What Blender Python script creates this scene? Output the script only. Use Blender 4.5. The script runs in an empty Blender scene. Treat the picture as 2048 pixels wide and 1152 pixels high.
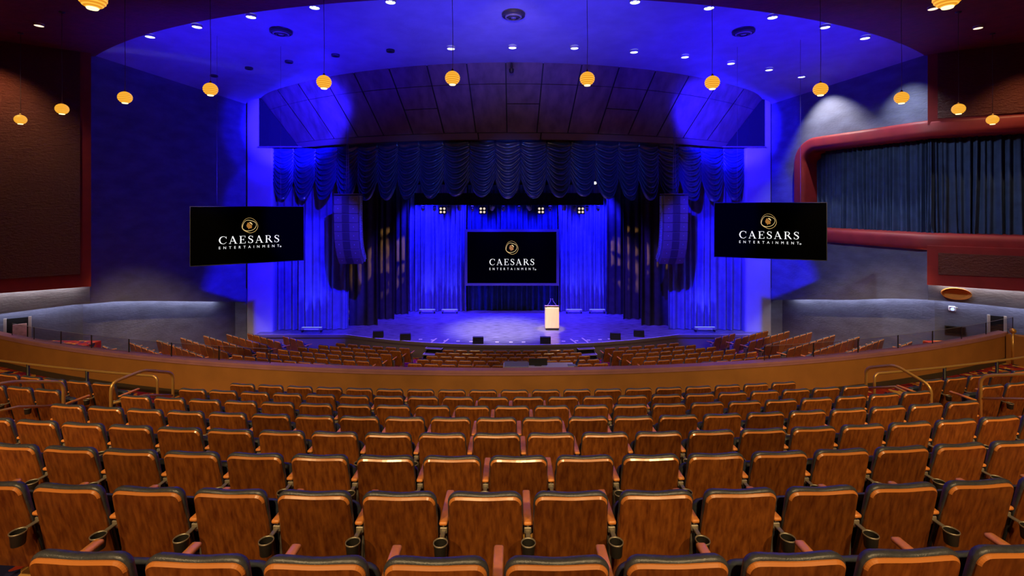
import bpy, bmesh, math, random
from mathutils import Vector, Matrix

random.seed(7)
SC = bpy.context.scene
COL = SC.collection
PI = math.pi

# ------------------------------------------------------------------ camera
CZ = 7.0            # camera height above the floor in front of the stage
F = 983.0           # focal length in pixels of the 2048 px wide frame
VX, VY = 1024.0, 410.0
cam_d = bpy.data.cameras.new('camera')
cam_d.sensor_width = 36.0
cam_d.lens = F / 2048.0 * 36.0
cam_d.shift_x = 0.0
cam_d.shift_y = (VY - 576.0) / 2048.0
cam_d.clip_end = 200
cam = bpy.data.objects.new('camera', cam_d)
cam.location = (0, 0, CZ)
cam.rotation_euler = (PI / 2, 0, 0)
COL.objects.link(cam)
SC.camera = cam

# ------------------------------------------------------------------ world, exposure
w = bpy.data.worlds.new('world')
w.use_nodes = True
w.node_tree.nodes['Background'].inputs[0].default_value = (0.010, 0.010, 0.02, 1)
w.node_tree.nodes['Background'].inputs[1].default_value = 0.15
SC.world = w
SC.view_settings.view_transform = 'Standard'
SC.view_settings.look = 'None'
SC.view_settings.exposure = 0.0
SC.view_settings.gamma = 1.0
SC.view_settings.use_curve_mapping = False
SC.cycles.use_denoising = True
SC.cycles.adaptive_threshold = 0.02
SC.cycles.max_bounces = 6
SC.cycles.diffuse_bounces = 3
SC.cycles.glossy_bounces = 3
SC.cycles.transparent_max_bounces = 12
SC.cycles.sample_clamp_indirect = 4.0
SC.cycles.caustics_reflective = False
SC.cycles.caustics_refractive = False

# ------------------------------------------------------------------ lamps of the house, with some added fill spots
def lamp(name, kind, loc, target, power, color, size=0.15, angle=60, blend=0.4, parent=None):
    d = bpy.data.lights.new(name, kind)
    d.energy = power
    d.color = color
    if kind == 'SPOT':
        d.spot_size = math.radians(angle)
        d.spot_blend = blend
        d.shadow_soft_size = size
    elif kind == 'POINT':
        d.shadow_soft_size = size
    else:
        d.size = size
    o = bpy.data.objects.new(name, d)
    o.location = loc
    if target is not None:
        v = Vector(target) - Vector(loc)
        o.rotation_euler = v.to_track_quat('-Z', 'Y').to_euler()
    COL.objects.link(o)
    return o

WARM = (1.0, 0.68, 0.31)
WHITE = (1.0, 0.93, 0.85)
BLUE = (0.012, 0.006, 1.0)
zc = lambda v: CZ + v
# warm recessed downlights at the back of the house, over the raised seating
for x, y, p in [(-9, -3.4, 2300), (-4.5, -4.2, 1900), (0, -4.5, 1900), (4.5, -4.2, 1900), (9, -3.4, 2300)]:
    lamp('house_downlight', 'SPOT', (x, y, zc(5.15)), (x * 1.05, 3.6, zc(-2.6)), p, WARM, 0.12, 60, 0.45)
for x, y, p in [(-10.5, 5.5, 700), (-4.0, 5.0, 380), (4.0, 5.0, 380), (10.5, 5.5, 700)]:
    lamp('house_downlight', 'SPOT', (x, y, zc(5.15)), (x * 1.05, y + 4.2, zc(-4)), p, WARM, 0.1, 80, 0.7)
# warm light on the stalls seats and on the red side walls
for x, y, p in [(-10.5, 12.6, 6000), (10.5, 12.6, 6000), (-4, 11.8, 1900), (4, 11.8, 1900)]:
    lamp('stalls_downlight', 'SPOT', (x, y, zc(5.15)), (x * 1.18, y + 6.6, zc(-6.5)), p, WARM, 0.1, 37, 0.6)
lamp('stucco_fill', 'SPOT', (-16.0, 14.7, zc(5.2)), (-17.0, 15.9, zc(-2.0)), 430, WARM, 0.08, 95, 0.8)  # added spots out of view, with no fitting, to brighten the stucco
lamp('stucco_fill', 'SPOT', (16.0, 14.7, zc(5.2)), (17.0, 15.9, zc(-2.0)), 320, WARM, 0.08, 95, 0.8)
# neutral wash on the box and the wall beside it
lamp('box_wash', 'SPOT', (4.5, 12.4, zc(5.1)), (15.2, 18.6, zc(-0.4)), 2000, (0.86, 0.92, 1.0), 0.1, 40, 0.7)
# blue washes on proscenium sides, shot across from the edge of the ceiling
for s in (-1, 1):
    for tz, p, an in ((3.9, 15000, 23), (0.2, 18000, 21), (-4.2, 34000, 26)):
        lamp('blue_wash', 'SPOT', (s * 2.6, 12.0, zc(4.7)), (s * 10.9, 24.0, zc(tz)), p, BLUE, 0.1, an, 0.35)
    lamp('header_wash', 'SPOT', (s * 2.6, 12.0, zc(4.5)), (s * 9.75, 22.9, zc(3.95)), 130000, BLUE, 0.1, 18, 0.5)
    lamp('array_light', 'SPOT', (s * 1.5, 12.2, zc(4.9)), (s * 7.2, 22.0, zc(-1.2)), 600, WARM, 0.1, 16, 0.7)
    for x, y, p in ((9.5, 14.6, 4200), (3.6, 12.4, 3400)):
        lamp('blue_ceiling_wash', 'SPOT', (s * x, y, zc(-1.5)), (s * x * 1.0, y + 3.0, zc(5.6)), p, BLUE, 0.3, 82, 0.9)
lamp('ceiling_centre_wash', 'SPOT', (0, 13.0, zc(-1.5)), (0, 15.5, zc(5.6)), 700, (0.30, 0.26, 1.0), 0.3, 80, 0.9)
lamp('header_light', 'SPOT', (0, 11.5, zc(4.9)), (0, 20.3, zc(3.9)), 270, (1.0, 0.66, 0.5), 0.1, 62, 0.7)
for x in (-4.2, 0, 4.2):
    lamp('valance_fill', 'SPOT', (x * 0.7, 12.4, zc(-0.6)), (x, 21.6, zc(1.3)), 900, (0.03, 0.12, 1.0), 0.1, 25, 0.6)  # added spots in mid-air, only to lift the blue of the swags
# stage lights above the stage
for x in (-4.9, -2.4, 0, 2.4, 4.9):
    lamp('stage_blue', 'SPOT', (x, 27.0, zc(1.6)), (x * 1.05, 28.9, zc(-3.4)), 6000, (0.010, 0.007, 1.0), 0.15, 66, 0.6)
for x in (-5, 0, 5):
    lamp('stage_floor_blue', 'SPOT', (x, 24.0, zc(2.2)), (x * 0.9, 25.3, zc(-6)), 7500, (0.08, 0.03, 1.0), 0.3, 70, 0.8)
lamp('stage_white', 'SPOT', (-0.6, 22.6, zc(2.3)), (-0.6, 24.6, zc(-6.2)), 6500, (1.0, 0.84, 0.90), 0.3, 40, 0.9)
lamp('lectern_special', 'SPOT', (1.4, 16.5, zc(4.6)), (1.93, 24.3, zc(-5.6)), 15000, (1.0, 0.74, 0.42), 0.1, 6.5, 0.5)

# ------------------------------------------------------------------ materials
def new_mat(name):
    m = bpy.data.materials.new(name)
    m.use_nodes = True
    nt = m.node_tree
    return m, nt, nt.nodes['Principled BSDF']

def plain(name, col, rough=0.5, metal=0.0, noise=0.0, nscale=8.0, bump=0.0, bscale=None, coat=0.0, spec=0.5, stretch=(1, 1, 1)):
    m, nt, b = new_mat(name)
    b.inputs['Base Color'].default_value = (*col, 1)
    b.inputs['Roughness'].default_value = rough
    b.inputs['Metallic'].default_value = metal
    b.inputs['Specular IOR Level'].default_value = spec
    if coat:
        b.inputs['Coat Weight'].default_value = coat
        b.inputs['Coat Roughness'].default_value = 0.15
    if noise or bump:
        tc = nt.nodes.new('ShaderNodeTexCoord')
        mp = nt.nodes.new('ShaderNodeMapping')
        mp.inputs['Scale'].default_value = stretch
        nt.links.new(tc.outputs['Object'], mp.inputs[0])
    if noise:
        n = nt.nodes.new('ShaderNodeTexNoise')
        n.inputs['Scale'].default_value = nscale
        n.inputs['Detail'].default_value = 6
        nt.links.new(mp.outputs[0], n.inputs['Vector'])
        r = nt.nodes.new('ShaderNodeValToRGB')
        r.color_ramp.elements[0].position = 0.3
        r.color_ramp.elements[1].position = 0.7
        lo = [max(0, c * (1 - noise)) for c in col]
        hi = [min(1, c * (1 + noise)) for c in col]
        r.color_ramp.elements[0].color = (*lo, 1)
        r.color_ramp.elements[1].color = (*hi, 1)
        nt.links.new(n.outputs[0], r.inputs[0])
        nt.links.new(r.outputs[0], b.inputs['Base Color'])
    if bump:
        n2 = nt.nodes.new('ShaderNodeTexNoise')
        n2.inputs['Scale'].default_value = bscale or nscale
        n2.inputs['Detail'].default_value = 5
        nt.links.new(mp.outputs[0], n2.inputs['Vector'])
        bp = nt.nodes.new('ShaderNodeBump')
        bp.inputs['Strength'].default_value = 1.0
        bp.inputs['Distance'].default_value = bump
        nt.links.new(n2.outputs[0], bp.inputs['Height'])
        nt.links.new(bp.outputs[0], b.inputs['Normal'])
    return m

def emit(name, col, strength):
    m, nt, b = new_mat(name)
    b.inputs['Base Color'].default_value = (0, 0, 0, 1)
    b.inputs['Emission Color'].default_value = (*col, 1)
    b.inputs['Emission Strength'].default_value = strength
    return m

def wood(name, c0, c1, scale=(26, 26, 0.9), rough=0.32, coat=0.25):
    m, nt, b = new_mat(name)
    tc = nt.nodes.new('ShaderNodeTexCoord')
    oi = nt.nodes.new('ShaderNodeObjectInfo')
    mul = nt.nodes.new('ShaderNodeMath'); mul.operation = 'MULTIPLY'; mul.inputs[1].default_value = 37.0
    nt.links.new(oi.outputs['Random'], mul.inputs[0])
    add = nt.nodes.new('ShaderNodeVectorMath'); add.operation = 'ADD'
    nt.links.new(tc.outputs['Object'], add.inputs[0])
    nt.links.new(mul.outputs[0], add.inputs[1])
    mp = nt.nodes.new('ShaderNodeMapping'); mp.inputs['Scale'].default_value = scale
    nt.links.new(add.outputs[0], mp.inputs[0])
    n = nt.nodes.new('ShaderNodeTexNoise'); n.inputs['Scale'].default_value = 2.2; n.inputs['Detail'].default_value = 5; n.inputs['Roughness'].default_value = 0.58
    nt.links.new(mp.outputs[0], n.inputs['Vector'])
    r = nt.nodes.new('ShaderNodeValToRGB')
    e = r.color_ramp.elements
    e[0].position = 0.30; e[0].color = (*c0, 1)
    e[1].position = 0.68; e[1].color = (*c1, 1)
    nt.links.new(n.outputs[0], r.inputs[0])
    hs = nt.nodes.new('ShaderNodeHueSaturation')
    mr = nt.nodes.new('ShaderNodeMapRange')
    mr.inputs['To Min'].default_value = 0.72; mr.inputs['To Max'].default_value = 1.18
    nt.links.new(oi.outputs['Random'], mr.inputs['Value'])
    nt.links.new(mr.outputs[0], hs.inputs['Value'])
    nt.links.new(r.outputs[0], hs.inputs['Color'])
    nt.links.new(hs.outputs[0], b.inputs['Base Color'])
    b.inputs['Roughness'].default_value = rough
    b.inputs['Coat Weight'].default_value = coat
    b.inputs['Coat Roughness'].default_value = 0.2
    return m

def carpet_mat(name):
    m, nt, b = new_mat(name)
    tc = nt.nodes.new('ShaderNodeTexCoord')
    v = nt.nodes.new('ShaderNodeTexVoronoi'); v.inputs['Scale'].default_value = 9.0
    nz = nt.nodes.new('ShaderNodeTexNoise'); nz.inputs['Scale'].default_value = 6.0
    mx = nt.nodes.new('ShaderNodeMix'); mx.data_type = 'VECTOR'; mx.inputs[0].default_value = 0.25
    nt.links.new(tc.outputs['Object'], mx.inputs[4]); nt.links.new(nz.outputs['Color'], mx.inputs[5])
    nt.links.new(tc.outputs['Object'], nz.inputs['Vector'])
    nt.links.new(mx.outputs[1], v.inputs['Vector'])
    sp = nt.nodes.new('ShaderNodeSeparateColor')
    nt.links.new(v.outputs['Color'], sp.inputs[0])
    r = nt.nodes.new('ShaderNodeValToRGB'); r.color_ramp.interpolation = 'CONSTANT'
    cols = [(0.0, (0.28, 0.02, 0.02)), (0.35, (0.02, 0.02, 0.07)), (0.5, (0.34, 0.035, 0.015)), (0.68, (0.55, 0.20, 0.03)), (0.8, (0.20, 0.01, 0.05)), (0.9, (0.6, 0.32, 0.08))]
    el = r.color_ramp.elements
    el[0].position = 0; el[0].color = (*cols[0][1], 1)
    el[1].position = cols[1][0]; el[1].color = (*cols[1][1], 1)
    for p, c in cols[2:]:
        k = el.new(p); k.color = (*c, 1)
    nt.links.new(sp.outputs[0], r.inputs[0])
    nt.links.new(r.outputs[0], b.inputs['Base Color'])
    b.inputs['Roughness'].default_value = 0.95
    b.inputs['Specular IOR Level'].default_value = 0.1
    return m

def stucco(name, col):
    m, nt, b = new_mat(name)
    tc = nt.nodes.new('ShaderNodeTexCoord')
    n1 = nt.nodes.new('ShaderNodeTexNoise'); n1.inputs['Scale'].default_value = 9.0; n1.inputs['Detail'].default_value = 8; n1.inputs['Roughness'].default_value = 0.7
    mp = nt.nodes.new('ShaderNodeMapping'); mp.inputs['Scale'].default_value = (1, 1, 1.8)
    nt.links.new(tc.outputs['Object'], mp.inputs[0]); nt.links.new(mp.outputs[0], n1.inputs['Vector'])
    bp = nt.nodes.new('ShaderNodeBump'); bp.inputs['Strength'].default_value = 1.0; bp.inputs['Distance'].default_value = 0.22
    nt.links.new(n1.outputs[0], bp.inputs['Height']); nt.links.new(bp.outputs[0], b.inputs['Normal'])
    b.inputs['Base Color'].default_value = (*col, 1)
    b.inputs['Roughness'].default_value = 0.6
    return m

M = {}
M['seat_wood'] = wood('seat_wood', (0.125, 0.029, 0.006), (0.33, 0.100, 0.017), scale=(15, 15, 0.09))
M['edge_wood'] = plain('edge_wood', (0.62, 0.21, 0.045), 0.3, coat=0.3)
M['arm_wood'] = plain('arm_wood', (0.78, 0.27, 0.06), 0.35, noise=0.12, nscale=20, coat=0.2)
M['leather'] = plain('leather', (0.060, 0.062, 0.074), 0.30, noise=0.2, nscale=30, bump=0.0015, bscale=160)
M['seat_leather'] = plain('seat_leather', (0.055, 0.065, 0.085), 0.42, noise=0.2, nscale=30)
M['cast_metal'] = plain('cast_metal', (0.30, 0.27, 0.23), 0.42, 0.7)
M['dark_metal'] = plain('dark_metal', (0.035, 0.032, 0.028), 0.4, 0.4)
M['cup_rim'] = plain('cup_rim', (0.34, 0.29, 0.22), 0.4, 0.5)
M['brass'] = plain('brass', (0.72, 0.40, 0.11), 0.30, 0.55)
M['parapet'] = plain('parapet', (0.36, 0.145, 0.030), 0.6, noise=0.12, nscale=2.0)
M['parapet_cap'] = plain('parapet_cap', (0.40, 0.18, 0.21), 0.32, noise=0.1, nscale=3)
M['baseboard'] = plain('baseboard', (0.05, 0.035, 0.02), 0.6)
M['carpet'] = carpet_mat('carpet')
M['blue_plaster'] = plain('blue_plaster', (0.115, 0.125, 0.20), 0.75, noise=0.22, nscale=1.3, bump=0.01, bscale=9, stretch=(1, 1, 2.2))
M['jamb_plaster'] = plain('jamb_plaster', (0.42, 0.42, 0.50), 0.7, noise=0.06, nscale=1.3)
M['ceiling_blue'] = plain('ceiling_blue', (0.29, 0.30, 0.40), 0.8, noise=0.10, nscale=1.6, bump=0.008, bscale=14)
M['red_plaster'] = plain('red_plaster', (0.27, 0.020, 0.022), 0.55, noise=0.15, nscale=2.4)
M['red_ceiling'] = plain('red_ceiling', (0.15, 0.012, 0.014), 0.7, noise=0.2, nscale=3.0, bump=0.02, bscale=7)
M['stucco'] = stucco('stucco', (0.19, 0.030, 0.018))
M['header_panel'] = plain('header_panel', (0.13, 0.082, 0.080), 0.55, noise=0.35, nscale=1.4, stretch=(2, 2, 0.5))
M['header_trim'] = plain('header_trim', (0.13, 0.085, 0.085), 0.5)
M['dark_panel'] = plain('dark_panel', (0.012, 0.010, 0.014), 0.8, spec=0.2)
M['black'] = plain('black', (0.008, 0.008, 0.008), 0.6)
M['soft_black'] = plain('soft_black', (0.012, 0.011, 0.012), 0.9, spec=0.15)
M['velour_blue'] = plain('velour_blue', (0.16, 0.17, 0.30), 0.75, noise=0.15, nscale=3, spec=0.25)
M['velour_navy'] = plain('velour_navy', (0.035, 0.060, 0.15), 0.8, noise=0.2, nscale=3, spec=0.2)
M['leg_cloth'] = plain('leg_cloth', (0.05, 0.045, 0.05), 0.9, noise=0.2, nscale=3, spec=0.15)
M['satin'] = plain('satin', (0.020, 0.042, 0.13), 0.27, noise=0.2, nscale=5, spec=1.0)
M['stage_floor'] = plain('stage_floor', (0.17, 0.165, 0.18), 0.24, noise=0.45, nscale=4.0, bump=0.002, bscale=14, stretch=(0.5, 3.5, 1))
M['stage_face'] = plain('stage_face', (0.13, 0.105, 0.10), 0.6)
M['stage_nosing'] = plain('stage_nosing', (0.72, 0.66, 0.68), 0.35)
M['tape'] = plain('tape', (0.85, 0.85, 0.82), 0.5)
M['lectern_front'] = plain('lectern_front', (0.78, 0.58, 0.34), 0.4, noise=0.06, nscale=4, stretch=(6, 6, 0.6))
M['lectern_top'] = plain('lectern_top', (0.55, 0.38, 0.20), 0.4)
M['grey_metal'] = plain('grey_metal', (0.30, 0.30, 0.31), 0.45, 0.3)
M['screen_frame'] = plain('screen_frame', (0.13, 0.12, 0.11), 0.5)
M['screen_black'] = plain('screen_black', (0.0006, 0.0006, 0.0006), 0.9, spec=0.0)
M['screen_white'] = emit('screen_white', (1, 1, 1), 0.95)
M['screen_gold'] = emit('screen_gold', (0.62, 0.38, 0.12), 0.9)
M['screen_gold_light'] = emit('screen_gold_light', (0.85, 0.62, 0.26), 0.95)
M['screen_gold_deep'] = emit('screen_gold_deep', (0.42, 0.17, 0.03), 0.9)
M['speaker'] = plain('speaker', (0.11, 0.076, 0.070), 0.7, bump=0.002, bscale=120, noise=0.15, nscale=60)
M['speaker_dark'] = plain('speaker_dark', (0.035, 0.026, 0.026), 0.7)
M['globe'] = emit('globe', (1.0, 0.50, 0.05), 1.05)
M['globe_groove_dim'] = emit('globe_groove_dim', (1.0, 0.36, 0.02), 0.80)
M['globe_core'] = emit('globe_core', (1.0, 0.80, 0.36), 2.2)
M['cord'] = plain('cord', (0.16, 0.13, 0.11), 0.6)
M['downlight_trim'] = plain('downlight_trim', (0.62, 0.62, 0.60), 0.4)
M['downlight_glow'] = emit('downlight_glow', (0.86, 0.95, 1.0), 2.4)
M['downlight_warm'] = emit('downlight_warm', (1.0, 0.72, 0.45), 2.0)
M['diffuser'] = plain('diffuser', (0.05, 0.045, 0.05), 0.5)
M['cove_glow'] = emit('cove_glow', (1.0, 0.84, 0.62), 24.0)
M['cove_cool'] = emit('cove_cool', (0.86, 0.86, 1.0), 20.0)
M['gold_dish'] = plain('gold_dish', (0.62, 0.28, 0.06), 0.5, noise=0.1, nscale=5)
M['lamp_glow'] = emit('lamp_glow', (1.0, 0.80, 0.68), 0.85)
M['star_glow'] = emit('star_glow', (1.0, 0.88, 0.75), 60.0)
M['led_blue'] = emit('led_blue', (0.30, 0.40, 1.0), 1.1)
M['white_box'] = plain('white_box', (0.75, 0.75, 0.8), 0.5)
M['desk_top'] = plain('desk_top', (0.62, 0.58, 0.55), 0.5)
M['poster'] = plain('poster', (0.50, 0.28, 0.26), 0.6, noise=0.4, nscale=6)
M['white_paint'] = plain('white_paint', (0.36, 0.32, 0.29), 0.6)
gm, gnt, gb = new_mat('glass')
gnt.nodes.remove(gb)
_t = gnt.nodes.new('ShaderNodeBsdfTransparent'); _t.inputs[0].default_value = (0.86, 0.87, 0.92, 1)
_g = gnt.nodes.new('ShaderNodeBsdfGlossy'); _g.inputs['Roughness'].default_value = 0.04
_mx = gnt.nodes.new('ShaderNodeMixShader')
_mx.inputs[0].default_value = 0.05; gnt.links.new(_t.outputs[0], _mx.inputs[1]); gnt.links.new(_g.outputs[0], _mx.inputs[2])
gnt.links.new(_mx.outputs[0], gnt.nodes['Material Output'].inputs[0])
M['glass'] = gm

# ------------------------------------------------------------------ helpers
def P(px, py, d):
    """the point seen at pixel (px, py) at depth d in front of the camera"""
    return Vector(((px - VX) / F * d, d, CZ - (py - VY) / F * d))

def X(px, d):
    return (px - VX) / F * d

def Zr(py, d):
    return CZ - (py - VY) / F * d

class MB:
    def __init__(self):
        self.v = []; self.f = []; self.mi = []; self.sm = []
    def add(self, verts, faces, mi=0, smooth=False):
        o = len(self.v)
        self.v += [tuple(p) for p in verts]
        self.f += [tuple(i + o for i in f) for f in faces]
        self.mi += [mi] * len(faces)
        self.sm += [smooth] * len(faces)
        return self
    def box(self, c, s, rz=0.0, mi=0, mtx=None):
        hx, hy, hz = s[0] / 2, s[1] / 2, s[2] / 2
        vs = []
        for z in (-hz, hz):
            for x, y in ((-hx, -hy), (hx, -hy), (hx, hy), (-hx, hy)):
                vs.append(Vector((x, y, z)))
        if mtx is not None:
            vs = [mtx @ p for p in vs]
        elif rz:
            cr, sr = math.cos(rz), math.sin(rz)
            vs = [Vector((p.x * cr - p.y * sr, p.x * sr + p.y * cr, p.z)) for p in vs]
        c = Vector(c)
        vs = [p + c for p in vs]
        return self.add(vs, [(0, 3, 2, 1), (4, 5, 6, 7), (0, 1, 5, 4), (1, 2, 6, 5), (2, 3, 7, 6), (3, 0, 4, 7)], mi)
    def bbox(self, c, s, bev=0.01, seg=1, mi=0, mtx=None, smooth=False):
        bm = bmesh.new()
        bmesh.ops.create_cube(bm, size=1.0)
        for vv in bm.verts:
            vv.co = Vector((vv.co.x * s[0], vv.co.y * s[1], vv.co.z * s[2]))
        bmesh.ops.bevel(bm, geom=list(bm.edges), offset=bev, segments=seg, profile=0.5, affect='EDGES')
        bm.verts.index_update()
        c = Vector(c)
        vs = [(mtx @ q.co if mtx is not None else q.co) + c for q in bm.verts]
        fs = [tuple(q.index for q in f.verts) for f in bm.faces]
        bm.free()
        return self.add(vs, fs, mi, smooth)
    def tube(self, pts, r, n=8, mi=0, caps=True, smooth=True):
        pts = [Vector(p) for p in pts]
        rs = r if isinstance(r, (list, tuple)) else [r] * len(pts)
        vs = []; fs = []
        up = None
        for i, p in enumerate(pts):
            a = pts[max(i - 1, 0)]; b = pts[min(i + 1, len(pts) - 1)]
            t = (b - a).normalized()
            if up is None:
                up = Vector((0, 0, 1)) if abs(t.z) < 0.9 else Vector((1, 0, 0))
            s = t.cross(up)
            if s.length < 1e-6:
                s = t.cross(Vector((1, 0, 0)))
            s.normalize()
            up = s.cross(t).normalized()
            for k in range(n):
                a2 = 2 * PI * k / n
                vs.append(p + (s * math.cos(a2) + up * math.sin(a2)) * rs[i])
        for i in range(len(pts) - 1):
            for k in range(n):
                k2 = (k + 1) % n
                fs.append((i * n + k, i * n + k2, (i + 1) * n + k2, (i + 1) * n + k))
        self.add(vs, fs, mi, smooth)
        if caps:
            o = len(self.v) - len(vs)
            self.f.append(tuple(o + k for k in range(n))[::-1]); self.mi.append(mi); self.sm.append(False)
            e = o + (len(pts) - 1) * n
            self.f.append(tuple(e + k for k in range(n))); self.mi.append(mi); self.sm.append(False)
        return self
    def lathe(self, prof, n=20, c=(0, 0, 0), mi=0, smooth=True, sx=1.0, sy=1.0):
        c = Vector(c)
        vs = []; fs = []
        for r, z in prof:
            for k in range(n):
                a = 2 * PI * k / n
                vs.append(c + Vector((r * math.cos(a) * sx, r * math.sin(a) * sy, z)))
        for i in range(len(prof) - 1):
            for k in range(n):
                k2 = (k + 1) % n
                fs.append((i * n + k, i * n + k2, (i + 1) * n + k2, (i + 1) * n + k))
        return self.add(vs, fs, mi, smooth)
    def grid(self, nu, nv, fn, mi=0, smooth=True):
        vs = [fn(i / nu, j / nv) for j in range(nv + 1) for i in range(nu + 1)]
        fs = [(j * (nu + 1) + i, j * (nu + 1) + i + 1, (j + 1) * (nu + 1) + i + 1, (j + 1) * (nu + 1) + i) for j in range(nv) for i in range(nu)]
        return self.add(vs, fs, mi, smooth)
    def poly_prism(self, poly, fn0, fn1, mi=0):
        """poly: list of 2d points; fn0/fn1 map a 2d point to the two end faces"""
        n = len(poly)
        a = [fn0(p) for p in poly]; b = [fn1(p) for p in poly]
        fs = [tuple(range(n))[::-1], tuple(range(n, 2 * n))] + [(i, (i + 1) % n, n + (i + 1) % n, n + i) for i in range(n)]
        return self.add(a + b, fs, mi)
    def mesh(self, name, mats, sharp=None):
        me = bpy.data.meshes.new(name)
        me.from_pydata([tuple(p) for p in self.v], [], self.f)
        for mm in (mats if isinstance(mats, (list, tuple)) else [mats]):
            me.materials.append(mm)
        me.polygons.foreach_set('material_index', self.mi)
        me.polygons.foreach_set('use_smooth', self.sm)
        me.update()
        if sharp is not None:
            me.set_sharp_from_angle(angle=math.radians(sharp))
        return me
    def build(self, name, mats, parent=None, sharp=None):
        o = bpy.data.objects.new(name, self.mesh(name, mats, sharp))
        COL.objects.link(o)
        if parent is not None:
            o.parent = parent
        return o

def fix(o):
    """outward normals"""
    bm = bmesh.new(); bm.from_mesh(o.data)
    bmesh.ops.recalc_face_normals(bm, faces=bm.faces)
    bm.to_mesh(o.data); bm.free()
    return o

def tag(o, label, cat, group=None, kind=None):
    o['label'] = label; o['category'] = cat
    if group: o['group'] = group
    if kind: o['kind'] = kind
    return o

def struct(o, label=None, cat=None):
    o['kind'] = 'structure'
    if label: o['label'] = label
    if cat: o['category'] = cat
    return o

def empty(name, loc=(0, 0, 0), rz=0.0):
    o = bpy.data.objects.new(name, None)
    o.empty_display_size = 0.1
    o.location = loc
    o.rotation_euler = (0, 0, rz)
    COL.objects.link(o)
    return o

def copy_part(src, parent):
    c = src.copy()
    COL.objects.link(c)
    c.parent = parent
    for ch in src.children:
        copy_part(ch, c)
    return c

ORD = ['zeroth', 'first', 'second', 'third', 'fourth', 'fifth', 'sixth', 'seventh', 'eighth', 'ninth', 'tenth', 'eleventh', 'twelfth',
       'thirteenth', 'fourteenth', 'fifteenth', 'sixteenth', 'seventeenth', 'eighteenth', 'nineteenth', 'twentieth', 'twenty-first', 'twenty-second',
       'twenty-third', 'twenty-fourth', 'twenty-fifth', 'twenty-sixth']

# ------------------------------------------------------------------ plan of the house
AX, AY = -0.25, 45.5                 # centre of the seat rows
PXC, PYC, PR = -0.4, 42.16, 32.0     # centre and radius of the parapet
ROW_D = [2.26 + 0.93 * k for k in range(8)]             # depth of rows, back to front
ROW_TOP = [-(1.625 + 0.238 * k) for k in range(8)]      # top of seat backs relative to the camera
SEAT_H = 0.95
PAR_TOP = CZ - 3.42
def parapet_y(x):
    dx = min(abs(x - PXC), 13.9)
    return PYC - math.sqrt(PR * PR - dx * dx)

def arc_slab(mb, r0, r1, z0, z1, a0, a1, n, cx=AX, cy=AY, mi=0):
    for i in range(n):
        b0 = a0 + (a1 - a0) * i / n; b1 = a0 + (a1 - a0) * (i + 1) / n
        q = []
        for z in (z0, z1):
            for r, b in ((r0, b0), (r1, b0), (r1, b1), (r0, b1)):
                q.append((cx + r * math.sin(b), cy - r * math.cos(b), z))
        fs = [(4, 5, 6, 7), (0, 4, 7, 3), (1, 2, 6, 5), (0, 3, 2, 1)]
        if i == 0: fs.append((0, 1, 5, 4))
        if i == n - 1: fs.append((3, 7, 6, 2))
        mb.add(q, fs, mi)

# ---- raised seating floors
for k in range(-4, 8):
    d = 2.26 + 0.93 * k
    r = AY - d
    fl = CZ - (1.625 + 0.238 * k) - SEAT_H
    mb = MB()
    if k == 7:
        n = 60
        def fl_fn(u, v):
            x = -19.5 + 39 * u
            ya = AY - math.sqrt((r + 0.33) ** 2 - (x - AX) ** 2)
            yb = parapet_y(x) + 0.1 if abs(x - PXC) < 13.9 else 15.2
            return (x, ya + (yb - ya) * v, fl)
        mb.grid(n, 6, fl_fn, smooth=False)
    else:
        arc_slab(mb, r - 0.60, r + 0.33, fl - 0.6, fl, -0.52, 0.52, 48)
    struct(mb.build('floor', M['carpet']), 'carpeted step of the raised seating', 'floor')
FLOOR8 = CZ - (1.625 + 0.238 * 7) - SEAT_H

# ---- stalls floor (gently rising cone), front of house floor
ST_R1, ST_TOP1 = 25.0, -6.05
def stalls_z(r):
    return CZ + ST_TOP1 - SEAT_H + max(0.0, (r - ST_R1)) * 0.15 / 0.93
mb = MB()
def st_fn(u, v):
    a = -0.62 + 1.24 * u
    r = 21.3 + (36.5 - 21.3) * v
    return (AX + r * math.sin(a), AY - r * math.cos(a), stalls_z(r))
mb.grid(48, 24, st_fn)
struct(mb.build('floor', M['carpet']), 'carpeted sloping floor of the lower seating', 'floor')

# ---- parapet
pa = empty('parapet_wall', (PXC, PYC - PR, FLOOR8))
struct(pa, 'curved orange-brown parapet with mauve cap dividing the seating', 'parapet')
pa_inv = Matrix.Translation(Vector((-PXC, -(PYC - PR), -FLOOR8)))
A_END = math.asin(13.75 / PR)
def world_build(mb, name, mats, parent, sharp=None):
    o = mb.build(name, mats, parent, sharp)
    o.matrix_parent_inverse = Matrix.Translation(-Vector(parent.location))
    return o
mb = MB(); arc_slab(mb, PR - 0.15, PR, CZ - 6.9, PAR_TOP - 0.05, -A_END, A_END, 96, PXC, PYC)
world_build(mb, 'wall_face', M['parapet'], pa)
mb = MB(); arc_slab(mb, PR - 0.17, PR + 0.03, PAR_TOP - 0.05, PAR_TOP, -A_END, A_END, 96, PXC, PYC)
arc_slab(mb, PR - 0.01, PR + 0.02, PAR_TOP - 0.10, PAR_TOP - 0.05, -A_END, A_END, 96, PXC, PYC)
world_build(mb, 'cap', M['parapet_cap'], pa)
mb = MB(); arc_slab(mb, PR, PR + 0.02, FLOOR8, FLOOR8 + 0.13, -A_END, A_END, 96, PXC, PYC)
world_build(mb, 'baseboard', M['baseboard'], pa)
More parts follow.
